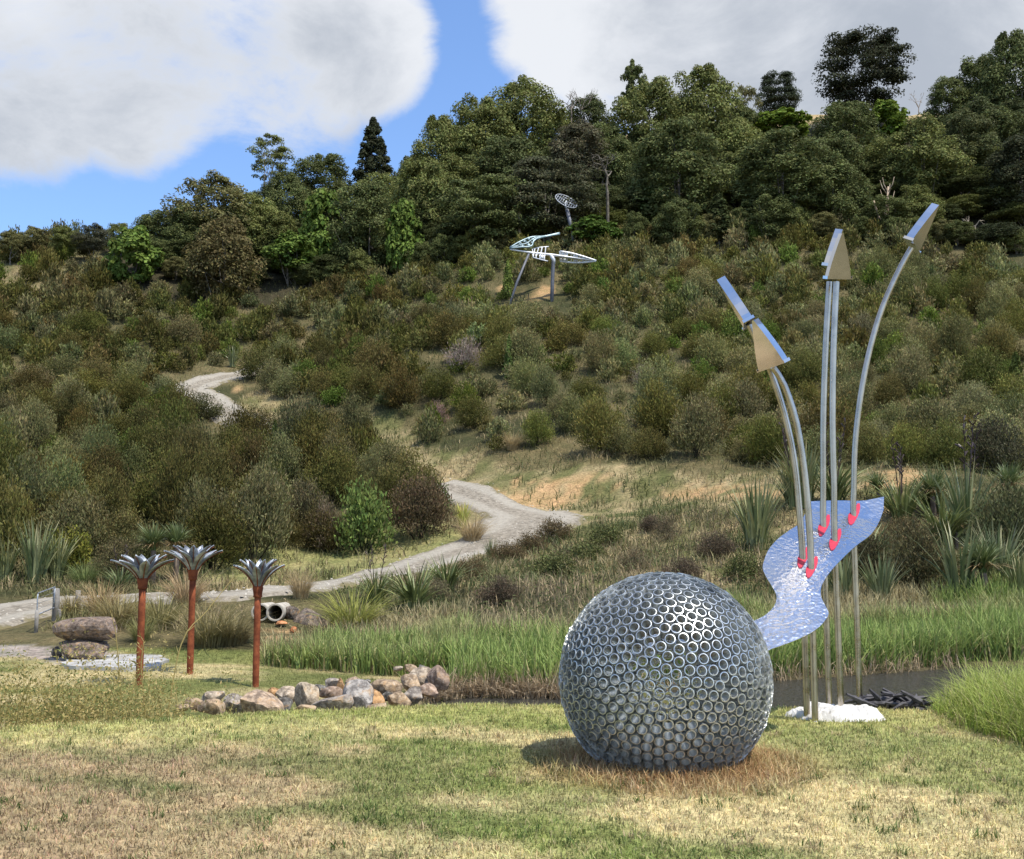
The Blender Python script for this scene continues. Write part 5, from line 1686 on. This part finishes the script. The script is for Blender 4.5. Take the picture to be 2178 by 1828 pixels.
for pd in poles:
    P0 = curved(*pd['r'])
    Yp = P0[1]
    foot = np.array([at(pd['foot'], 1500, Yp)[0], Yp, tz(at(pd['foot'], 1500, Yp)[0], Yp) - .1])
    up = [P0 + np.array([0, 0, 0.0])]
    lowp = np.array([foot, foot * .5 + P0 * .5, P0 - (P0 - foot) * .02, ])
    path = [foot, foot + (P0 - foot) * .5] + [P0] + [at(a, b, Yp) for a, b in pd['path']]
    Q = resample(np.array(path), .10)
    mb = MB()
    mb.tube(Q - SB, 0.030, 14)
    pole = link('pole', mb.mesh('pole', [M_SATIN], True), arrowsc)
    pole.data.set_sharp_from_angle(angle=R(50))
    b3 = at(*pd['base'], Yp)
    t3 = at(*pd['tip'], Yp - pd.get('ln', 0.05))
    ax = Vector(t3 - b3)
    Ln = ax.length
    ax.normalize()
    # triangular wedge with slightly bowed sides
    wd, st = pd['wd'], pd['st']
    K = 8
    rows = []
    for k_ in range(K + 1):
        u_ = k_ / K
        hw_ = wd / 2 * (1 - u_ ** 1.25) + .008
        rows.append((hw_, u_ * Ln))
    poly = [(-a, b) for a, b in rows] + [(a, b) for a, b in rows[::-1]]
    poly = poly[::-1]
    mb = MB()
    mb.prism(poly, -st / 2, st / 2, ((0, 0, 0), (1, 0, 0), (0, 0, 1), (0, 1, 0)))
    mb.box((0, 0, -.004), (wd + .04, st + .03, .010))
    for s_ in (-1, 1):
        mb.box((s_ * (wd / 2 + .016), 0, .010), (.006, st + .03, .022))
    ame = mb.mesh('arrowhead', [M_MIRROR])
    xa = Vector((1, 0, 0)) - ax * ax.x
    xa.normalize()
    ya = ax.cross(xa)
    B = Matrix((xa, ya, ax)).transposed().to_4x4()
    yw = Matrix.Rotation(R(pd['yaw']), 4, 'Z')
    ame.transform(Matrix.Translation(Vector(b3 - SB)) @ B @ yw)
    link('arrowhead', ame, pole)
    # red plate on the wave round the pole
    C3 = np.array([curved(pd['r'][0] + a, pd['r'][1] + b) for a, b in leaf_off])
    mb = MB()
    cen = C3.mean(0)
    q2 = np.stack([(C3 - cen) @ ex, (C3 - cen) @ ey], 1)
    bmr = bmesh.new()
    vs = [bmr.verts.new(tuple(c_ + nrm * .008 - SB)) for c_ in C3]
    ff = bmr.faces.new(vs)
    bmr.normal_update()
    if ff.normal.dot(Vector(nrm)) < 0:
        ff.normal_flip()
    ex_ = bmesh.ops.extrude_face_region(bmr, geom=[ff])
    for v in [v_ for v_ in ex_['geom'] if isinstance(v_, bmesh.types.BMVert)]:
        v.co += Vector(nrm) * .006
    bmesh.ops.triangulate(bmr, faces=bmr.faces[:])
    bmesh.ops.recalc_face_normals(bmr, faces=bmr.faces[:])
    rme = bpy.data.meshes.new('red_plate')
    bmr.to_mesh(rme)
    bmr.free()
    rme.materials.append(M_RED)
    link('red_plate', rme, arrowsc)
# rough white base
bl = [(1668, 1518), (1700, 1508), (1716, 1503), (1735, 1500), (1765, 1499), (1790, 1500), (1835, 1499), (1860, 1505), (1888, 1514), (1880, 1519), (1840, 1516), (1800, 1517), (1760, 1524), (1710, 1524)]
nx, ny = 44, 18
gxs = np.linspace(2.42, 3.55, nx)
gys = np.linspace(9.62, 10.62, ny)
BX, BY = np.meshgrid(gxs, gys, indexing='ij')
uu = (BX - 2.985) / .54
vv = (BY - 10.12) / .46
rad = np.sqrt(uu ** 2 + vv ** 2) + (fbm(BX, BY, 4.0, 33) - .5) * .5
hgt = smooth(1.0, .62, rad)
BZ = terr(BX, BY) - .05 + hgt * (.085 + .06 * fbm(BX, BY, 5.0, 35) + .022 * smooth(.45, .55, fbm(BX, BY, 11.0, 36)))
i0 = (np.arange(nx - 1)[:, None] * ny + np.arange(ny - 1)[None]).ravel()
link('stone_base', mk_mesh('stone_base', np.stack([BX.ravel(), BY.ravel(), BZ.ravel()], 1) - SB, np.stack([i0, i0 + ny, i0 + ny + 1, i0 + 1], 1), [M_WHITE]), arrowsc)
# dark driftwood beside it
q = at(1905, 1505, 10.9)
zq = tz(q[0], q[1])
g_ = np.random.default_rng(9)
mb = MB()
for k_ in range(60):
    a_ = g_.normal(0, .5)
    L_ = g_.uniform(.12, .32)
    c_ = np.array([g_.normal(-.02, .15), g_.normal(0, .10), .06 + abs(g_.normal(0, .05))])
    d_ = np.array([math.cos(a_), math.sin(a_), g_.normal(0, .35)])
    pth = [c_ - d_ * L_ / 2, c_ + g_.normal(0, .03, 3), c_ + d_ * L_ / 2]
    mb.tube(pth, [.012, .03 * g_.uniform(.5, 1.2), .008], 5, cap=False)
tag(link('driftwood', mb.mesh('driftwood', [M_DRIFT], False), None, (q[0], q[1], max(zq, -.25) + .0)), 'tangle of charred black driftwood right of the white base', 'driftwood')

# ------------------------------------------------------------------ rusty palms
def petal_arrays(L_, Wd, lift, fold):
    """petal growing out along +x, curving up then outward; ridge along the middle"""
    V, F = [], []
    K, S = 8, 4
    for k_ in range(K + 1):
        u_ = k_ / K
        x_ = L_ * (0.09 + 0.93 * (0.45 * u_ + 0.55 * u_ ** 2.0))
        z_ = lift * (1.05 * u_ - 0.22 * u_ ** 3)
        w_ = Wd * (0.30 + 0.80 * math.sin(min(u_ * 1.2 + .04, 1.0) * math.pi / 2)) * (1 if u_ < .62 else max(0.03, 1 - ((u_ - .62) / .38) ** 1.3))
        for s in range(S + 1):
            v_ = s / S * 2 - 1
            V.append((x_ - fold * .25 * abs(v_) ** 2 * (1 if u_ > .4 else u_ / .4), v_ * w_ / 2, z_ + fold * (abs(v_) * .6 - .2) + .012 * math.sin(v_ * 9) * u_))
    for k_ in range(K):
        for s in range(S):
            a_ = k_ * (S + 1) + s
            F.append((a_, a_ + 1, a_ + S + 2, a_ + S + 1))
    return np.array(V), np.array(F)


for px, py, topy, coly, Y, lb, ph_ in [(296, 1452, 1192, 1240, 17.0, 'leftmost of the three rusty steel palms with zinc petals', .2), (404, 1428, 1172, 1222, 18.4, 'tallest rusty steel palm with zinc petals in the middle of the three', .5),
                                       (544, 1444, 1203, 1258, 17.2, 'rightmost and smallest-headed of the three rusty steel palms, in front of the culvert', .8)]:
    f = Y / FPX
    q = at(px, py, Y)
    q[2] = tz(q[0], q[1])
    zt = at(px, coly, Y)[2] - q[2]
    hw = at(px, topy, Y)[2] - q[2] - zt
    o = empty('steel_palm', q, lb, 'sculpture', 'rusty steel palms')
    mb = MB()
    r_ = 0.054 if ph_ != .8 else .052
    mb.lathe([(r_ * .82 if ph_ == .2 else r_, -.12), (r_, .12), (r_ * 1.04, zt * .35), (r_ * .98, zt * .36), (r_, zt * .7), (r_ * .98, zt - .06), (0.001, zt - .06)], 16)
    link('trunk', mb.mesh('trunk', [M_RUST], True), o)
    mb = MB()
    mb.lathe([(r_ * 1.0, zt - .10), (r_ * 1.42, zt - .085), (r_ * 1.3, zt - .06), (r_ * 1.4, zt - .02), (r_ * 1.62, zt + .05), (r_ * 1.45, zt + .08), (r_ * .9, zt + .085), (0.001, zt + .08)], 16)
    col_ = link('collar', mb.mesh('collar', [M_RUST], True), o)
    for k_ in range(14):
        a_ = ph_ + k_ * 2 * math.pi / 14
        outr = (0.48 if k_ % 2 else 0.34) * (1.0 if ph_ != .8 else .84)
        V, F = petal_arrays(outr, .155 if ph_ != .8 else .135, hw * (1.42 if k_ % 2 == 0 else 1.16), .034)
        ca, sa = math.cos(a_), math.sin(a_)
        Vr = np.stack([V[:, 0] * ca - V[:, 1] * sa, V[:, 0] * sa + V[:, 1] * ca, V[:, 2] + zt + .01], 1)
        pm = mk_mesh('petal', Vr, F, [M_ZINC], smooth_sh=True)
        pe = link('petal', pm, o)
        sm = pe.modifiers.new('thick', 'SOLIDIFY')
        sm.thickness = .006
        mb = MB()
        K_ = [j * 5 + 2 for j in range(9)]
        mb.tube(Vr[K_] + np.array([0, 0, -.008]), np.linspace(.011, .004, 9), 5)
        link('rib', mb.mesh('rib', [M_RUST], True), pe)


# ------------------------------------------------------------------ rocks
def rock_mesh(seed, dims, cuts=5, sub=3, block=1.0):
    g_ = np.random.default_rng(seed)
    bm = bmesh.new()
    bmesh.ops.create_icosphere(bm, subdivisions=sub, radius=1.0)
    V = np.array([v.co[:] for v in bm.verts])
    if block != 1.0:
        V = np.sign(V) * np.abs(V) ** block
    pl_ = g_.normal(size=(cuts, 3))
    pl_ /= np.linalg.norm(pl_, axis=1)[:, None]
    for nrm_ in pl_:
        d_ = V @ nrm_
        lim = g_.uniform(.50, .80)
        V -= np.maximum(d_ - lim, 0)[:, None] * nrm_ * .96
    k1, k2 = g_.normal(0, 1.6, (3, 3)), g_.normal(0, 4, (3, 3))
    V *= (1 + .06 * np.sin(V @ k1 + g_.random(3) * 6).sum(1) + .018 * np.sin(V @ k2 + g_.random(3) * 6).sum(1))[:, None]
    V *= np.array(dims) / 2
    for v, c_ in zip(bm.verts, V):
        v.co = c_
    me = bpy.data.meshes.new('rock')
    bm.to_mesh(me)
    bm.free()
    me.polygons.foreach_set('use_smooth', np.ones(len(me.polygons), bool))
    me.set_sharp_from_angle(angle=R(24))
    me.materials.append(M_ROCK)
    return me


rk = [  # crop-pixel centre x, y, w, h, tint, depth
    (100, 400, 105, 85, 't', 12.7), (240, 355, 160, 85, 'p', 13.2), (240, 430, 165, 95, 't', 12.6), (395, 405, 145, 140, 'g', 12.9), (590, 400, 320, 175, 'b', 12.9), (680, 308, 80, 55, 'o', 13.7), (785, 322, 150, 100, 'p', 13.6),
    (755, 400, 145, 115, 'd', 13.1), (915, 335, 155, 160, 'w', 13.3), (1020, 287, 85, 80, 'd', 13.8), (1105, 263, 95, 75, 'g', 14.1), (1165, 272, 75, 95, 'o', 13.9), (1095, 327, 140, 75, 'k', 13.4), (1090, 398, 260, 125, 'g', 12.9),
    (1280, 352, 195, 190, 'l', 13.1), (1400, 372, 140, 135, 'o', 13.2), (1262, 250, 120, 65, 'b', 14.3), (1350, 242, 80, 45, 'd', 14.5), (1465, 288, 240, 150, 't', 13.8), (1670, 260, 160, 120, 't', 14.3), (1745, 210, 140, 115, 'p', 14.8),
    (1860, 222, 150, 160, 'k', 14.6), (1590, 375, 160, 105, 't', 13.3), (1690, 352, 150, 105, 'g', 13.6), (1810, 310, 150, 95, 'k', 13.9), (1750, 135, 75, 48, 'd', 15.8), (1670, 145, 85, 50, 't', 16.0), (1580, 142, 65, 32, 'p', 16.2),
    (900, 425, 150, 60, 't', 12.7), (1440, 420, 120, 60, 't', 12.9), (20, 430, 100, 60, 't', 12.4), (1510, 345, 90, 70, 'd', 13.6)]
TI = {'t': (0.36, 0.27, 0.18), 'p': (0.36, 0.30, 0.23), 'g': (0.27, 0.24, 0.21), 'b': (0.34, 0.26, 0.19), 'o': (0.42, 0.25, 0.12), 'd': (0.13, 0.125, 0.115), 'w': (0.38, 0.32, 0.24), 'k': (0.34, 0.25, 0.19), 'l': (0.33, 0.31, 0.29)}
wb = at(550, 1500, 13.2)
wall = empty('rock_edging', (wb[0], wb[1], tz(wb[0], wb[1])), 'low edging of piled tan and grey rocks below the lawn', 'rock wall')
wl = Vector(wall.location)
for i, (cx, cy, cw, ch, tn, Y) in enumerate(rk):
    px, py = cx / 3.387 + 380, cy / 3.387 + 1380
    f = Y / FPX / 3.387
    c_ = at(px, py, Y)
    dims = (cw * f * 1.2, min(cw, ch * 1.3) * f * 1.15, ch * f * 1.28)
    me = rock_mesh(500 + i, dims, 10 if tn not in 'pg' else 6, 3, .8 if i % 3 else 1.0)
    o = link('rock', me, wall, Vector(c_) - wl, (g_.normal(0, .12), g_.normal(0, .15), 0))
    o.color = (*(np.array(TI[tn]) * rng.uniform(.88, 1.12)), 1)
# earth under the rocks, part of the edging so none hovers
mb = MB()
for j, (px0, px1, Y, topy) in enumerate([(395, 640, 13.6, 1488), (640, 800, 13.8, 1470), (800, 945, 14.4, 1455)]):
    a_, b_ = at(px0, topy, Y), at(px1, topy, Y)
    xs_ = np.linspace(a_[0], b_[0], 14)
    V = []
    for xx in xs_:
        for s in range(5):
            yy = Y - .75 + s * .45
            base_ = tz(xx, yy) - .06
            V.append((xx, yy, base_ + (a_[2] - .16 - base_) * (1 - abs(s - 2) / 2) * (1 if 0 < s < 4 else 0) * .8 if a_[2] > base_ else base_))
    V = np.array(V)
    i0 = (np.arange(13)[:, None] * 5 + np.arange(4)[None]).ravel()
    mb.add(V - np.array(wl), np.stack([i0, i0 + 5, i0 + 6, i0 + 1], 1), (0.22, 0.17, 0.10))
o = link('earth_core', mb.mesh('earth_core', [M_GROUND], True, True), wall)
# scattered stones on the lower lawn edge
for px, py, wp, hp, tn, lb in [(636, 1418, 26, 10, 'w', 'pale flat stone on the lower lawn in front of the reeds, first from the left'), (665, 1416, 18, 8, 'p', 'small pale stone on the lower lawn just right of the flat one'),
                               (708, 1416, 18, 12, 'o', 'reddish stone on the lower lawn before the reeds'), (804, 1422, 40, 10, 'w', 'long pale stone on the lower lawn nearest the rock edging')]:
    q = hit(px, py + 3)
    f = q[1] / FPX
    o = link('stone', rock_mesh(600 + px, (wp * f, wp * f * .7, hp * f * 1.4), 4, 2), None, q + np.array([0, 0, hp * f * .3]))
    o.color = (*TI[tn], 1)
    tag(o, lb, 'stone')
# stacked boulders
for px, py, wp, hp, Y, lb, nm, tint in [(188, 1340, 128, 44, 20.2, 'upper of two big brown boulders stacked by the concrete slab', 'boulder', (0.175, 0.135, 0.11)), (193, 1380, 112, 38, 20.1, 'lower of two big brown boulders, resting on the ground under the other', 'boulder', (0.16, 0.125, 0.10)),
                                        (122, 1372, 26, 24, 20.4, 'small dark boulder propping the left side of the stacked pair', 'boulder', (0.14, 0.12, 0.10)), (660, 1328, 78, 66, 24.6, 'large grey-brown boulder bedded in the bank right of the culvert', 'boulder', (0.21, 0.17, 0.14)),
                                        (620, 1310, 34, 30, 24.8, 'dark stone wedged between the culvert pipes and the grey-brown boulder', 'boulder', (0.12, 0.10, 0.085))]:
    f = Y / FPX
    c_ = at(px, py, Y)
    if wp < 60:
        c_[2] = tz(c_[0], c_[1]) + hp * f * .32
    o = link(nm, rock_mesh(700 + px, (wp * f * 1.02, wp * f * .66, hp * f * 1.16), 5, 3, .62 if wp > 100 else 1.0), None, c_, (0, R(-3) if py < 1350 else R(2), 0))
    o.color = (*tint, 1)
    tag(o, lb, 'boulder')
# orange clay lumps under the culvert
mb = None
for i, (px, py, wp, hp) in enumerate([(598, 1326, 40, 9), (590, 1345, 22, 14), (612, 1352, 26, 14), (595, 1360, 34, 12), (625, 1340, 16, 12)]):
    Y = 24.0 - i * .12
    f = Y / FPX
    o = link('clay_lump', rock_mesh(800 + i, (wp * f, wp * f * .8, hp * f * 1.3), 7, 2), None, at(px, py, Y))
    o.color = (*np.array([(0.48, 0.21, 0.09), (0.42, 0.17, 0.07), (0.36, 0.16, 0.08)][i % 3]), 1)
    tag(o, 'orange clay lump fallen below the mouth of the culvert', 'clay lump', 'clay lumps below the culvert')

# ------------------------------------------------------------------ culvert, slab, gate, posts
for px, py, lb in [(585, 1303, 'right-hand concrete culvert pipe, fully open to view'), (553, 1303, 'left-hand concrete culvert pipe, half hidden by the right rusty palm')]:
    Y = 24.2
    r_ = 18.5 * Y / FPX
    c_ = at(px, py, Y)
    mb = MB()
    mb.lathe([(r_, -2.2), (r_, 0), (r_ * .98, .012), (r_ * .82, .012), (r_ * .80, 0), (r_ * .80, -2.2)], 28)
    mb.lathe([(r_ * .80, -2.19), (0.001, -2.19)], 28)
    me = mb.mesh('culvert_pipe', [M_PIPE], True)
    me.set_sharp_from_angle(angle=R(40))
    o = link('culvert_pipe', me, None, c_)
    o.rotation_euler = Vector((0.10, -1, 0.04)).to_track_quat('Z', 'Y').to_euler()
    tag(o, lb, 'pipe')
mb = MB()
S4 = [at(135, 1417, 18.9), at(300, 1421, 18.6), at(345, 1409, 19.3), at(335, 1394, 20.6), at(160, 1402, 20.4)]
zs_ = max(tz(q_[0], q_[1]) for q_ in S4)
cS = np.mean(S4, axis=0)
cS[2] = zs_
S5 = resample(np.array(S4 + [S4[0]]), .25)[:-1]
S5 = S5 + np.array([[.06 * math.sin(i_ * 2.3), .05 * math.sin(i_ * 3.7 + 1), 0] for i_ in range(len(S5))])
mb.prism([(q_[0] - cS[0], q_[1] - cS[1]) for q_ in S5], -.15, .015, ((0, 0, 0), (1, 0, 0), (0, 1, 0), (0, 0, 1)))
tag(link('concrete_slab', mb.mesh('concrete_slab', [M_CONC]), None, cS), 'pale concrete slab in front of the stacked boulders', 'slab')
# gate
A_, B_ = at(77, 1338, 24.0), at(114, 1318, 26.2)
A_[2], B_[2] = tz(A_[0], A_[1]), tz(B_[0], B_[1])
gate = empty('farm_gate', A_, 'galvanised tube farm gate standing open beside the gravel road', 'gate')
f = 24.0 / FPX
za = lambda py, Y_: EYE[2] + cam_ray(77, py)[2] / cam_ray(77, py)[1] * Y_
dAB = B_ - A_
top0, bot0 = za(1262, 24.0) - A_[2], za(1308, 24.0) - A_[2]
top1, bot1 = za(1249, 26.2) - A_[2], za(1293, 26.2) - A_[2]
e1 = np.array([dAB[0], dAB[1], 0])
mb = MB()
mb.tube(resample(np.array([[0, 0, bot0], [0, 0, top0 - .08], [e1[0] * .03, e1[1] * .03, top0 - .01], [e1[0] * .1, e1[1] * .1, top0], e1 + [0, 0, top1]]), .08), .015, 8)
mb.tube([e1 + np.array([0, 0, top1]), e1 + np.array([0, 0, bot1])], .015, 8)
mb.tube([(0, 0, bot0), e1 + np.array([0, 0, bot1])], .015, 8)
link('gate_frame', mb.mesh('gate_frame', [M_ZINC], True), gate)
for k_ in range(1, 4):
    u_ = k_ / 4
    mb = MB()
    mb.tube([(0, 0, bot0 + (top0 - bot0) * u_), e1 + np.array([0, 0, bot1 + (top1 - bot1) * u_])], .005, 5)
    link('wire', mb.mesh('wire', [M_GALV]), gate)
mb = MB()
mb.tube([(0, 0, -.1), (0, 0, bot0 + .1)], .045, 8)
link('gate_stop', mb.mesh('gate_stop', [M_TIMBER], True), gate)
for px, py, tp, Y, wd, lb in [(117, 1322, 1252, 26.3, .17, 'stout weathered timber post that hangs the farm gate'), (165, 1292, 1256, 27.5, .14, 'short weathered fence post in the dry grass right of the gate'), (125, 1318, 1296, 25.6, .09, 'thin pale stake at the foot of the gate post')]:
    q = at(px, py, Y)
    q[2] = tz(q[0], q[1])
    h_ = at(px, tp, Y)[2] - q[2]
    mb = MB()
    s_ = wd / 2
    mb.tube([(0, 0, -.3), (0.01, 0, h_ * .6), (0, 0, h_ - .02), (0, 0, h_)], [s_, s_ * .96, s_ * .93, s_ * .8], 9)
    tag(link('fence_post', mb.mesh('fence_post', [M_TIMBER], True), None, q), lb, 'post')

# ------------------------------------------------------------------ lattice sculpture up the hill
YH = float(hit(1174, 643)[1])
f = YH / FPX
q = at(1172, 640, YH)
HB = np.array([q[0], YH, tz(q[0], YH)])


def hp(px, py, dy=0.0):
    return at(px, py, YH + dy) - HB


hs = empty('lattice_sculpture', HB, 'white lattice winged sculpture on two posts high on the hill', 'sculpture')
mb = MB()
mb.tube([(0, 0, -1.5), hp(1175, 600), hp(1177, 552), hp(1177, 545)], [.17, .16, .15, .14], 10)
link('post', mb.mesh('post', [M_GREYPOST], True), hs)
mb = MB()
lp = hp(1078, 652, -1.0)
mb.tube([lp + np.array([-.2, 0, -1.2]), hp(1100, 600, -.5), hp(1125, 540, 0)], .10, 8)
link('post', mb.mesh('post', [M_GREYPOST], True), hs)
mb = MB()
mb.tube([hp(1085, 531, -.4), hp(1130, 538), hp(1175, 543), hp(1200, 546), hp(1268, 555, .4)], [.05, .10, .13, .09, .04], 8)
mb.tube([hp(1172, 543), hp(1177, 552), hp(1178, 562)], [.16, .17, .15], 8)
link('spar', mb.mesh('spar', [M_WHITESTEEL], True), hs)


def lattice(name, top, bot, rungs, mat, r_=.045, mids=True, plates=False):
    mb = MB()
    T_ = resample(np.array([hp(*a) for a in top]), .25)
    B_ = resample(np.array([hp(*a) for a in bot]), .25)
    mb.tube(T_, r_, 6)
    mb.tube(B_, r_, 6)
    Mi = lambda Q, u: Q[min(int(u * (len(Q) - 1)), len(Q) - 1)]
    for k_ in range(rungs):
        u_ = k_ / (rungs - .3)
        a_, b_ = Mi(T_, u_), Mi(B_, u_)
        mb.tube([a_, (a_ + b_) / 2 + np.array([0, .05, 0]), b_], r_ * .9, 5)
    if mids:
        n_ = 12
        mb.tube([(Mi(T_, k_ / n_) + Mi(B_, k_ / n_)) / 2 for k_ in range(n_ + 1)], r_ * .8, 5)
    if plates:
        for k_ in range(rungs - 1):
            u0, u1 = (k_ + .35) / (rungs - .3), (k_ + .75) / (rungs - .3)
            for (p_, q_) in ((.08, .32), (.68, .92)):
                pa = Mi(T_, u0) * (1 - p_) + Mi(B_, u0) * p_
                pb = Mi(T_, u1) * (1 - p_) + Mi(B_, u1) * p_
                pc = Mi(T_, u1) * (1 - q_) + Mi(B_, u1) * q_
                pd_ = Mi(T_, u0) * (1 - q_) + Mi(B_, u0) * q_
                c_ = (pa + pb + pc + pd_) / 4
                mb.box(c_, (abs(pb[0] - pa[0]) + .05, .03, abs(pd_[2] - pa[2]) + .03))
    link(name, mb.mesh(name, [mat], True), hs)


lattice('wing', [(1191, 535, 0), (1215, 539, .1), (1240, 546, .2), (1268, 555, .4)], [(1191, 556, .5), (1215, 559, .5), (1240, 559, .5), (1268, 555.5, .4)], 8, M_WHITESTEEL, .085, True, True)
lattice('wing', [(1085, 527, -.4), (1105, 515, 0), (1130, 505, .6), (1158, 503, 1.2), (1190, 496, 1.8)], [(1085, 529, -.4), (1108, 526, -.3), (1130, 524, -.1), (1140, 509, .4), (1190, 498, 1.8)], 9, M_TEAL, .08, True, True)
lattice('wing', [(1132, 531, .8), (1145, 527, 1.0), (1167, 525, 1.2)], [(1134, 548, -.8), (1148, 552, -1.0), (1165, 556, -1.2)], 5, M_WHITESTEEL, .05, True, True)
# leaning pole with a lattice disc
YD = float(hit(1226, 533)[1])
q = at(1226, 535, YD)
DB = np.array([q[0], YD, tz(q[0], YD)])
dc = empty('lattice_disc', DB, 'oval lattice disc on a leaning grey pole at the forest edge', 'sculpture')
hd = lambda px, py, dy=0: at(px, py, YD + dy) - DB
mb = MB()
mb.tube([hd(1228, 545) + np.array([0.1, 0, -1.5]), hd(1222, 515), hd(1214, 480), hd(1206, 446)], [.24, .22, .20, .18], 10)
link('pole', mb.mesh('pole', [M_GREYPOST], True), dc)
mb = MB()
C_ = hd(1204, 428)
axu = hd(1226, 441) - hd(1182, 417)
axv = (hd(1196, 440, -.9) - hd(1212, 417, .9)) * .72
an_ = np.linspace(0, 2 * math.pi, 25)
mb.tube([C_ + axu / 2 * math.cos(a) + axv / 2 * math.sin(a) for a in an_], .045, 6)
mb.tube([C_ - axu / 2, C_ + axu / 2], .06, 6)
for k_ in range(-4, 5):
    u_ = k_ / 5
    hgt_ = math.sqrt(1 - u_ * u_)
    mb.tube([C_ + axu / 2 * u_ - axv / 2 * hgt_, C_ + axu / 2 * u_ + axv / 2 * hgt_], .03, 5)
for s_ in (-.5, .5):
    mb.tube([C_ + axv / 2 * s_ - axu / 2 * .85, C_ + axv / 2 * s_ + axu / 2 * .85], .03, 5)
mb.tube([hd(1206, 447), hd(1202, 438), C_], [.16, .09, .07], 6)
link('disc', mb.mesh('disc', [M_ZINC], True), dc)
print('tris', sum(len(m_.loops) - 2 * len(m_.polygons) for m_ in bpy.data.meshes))
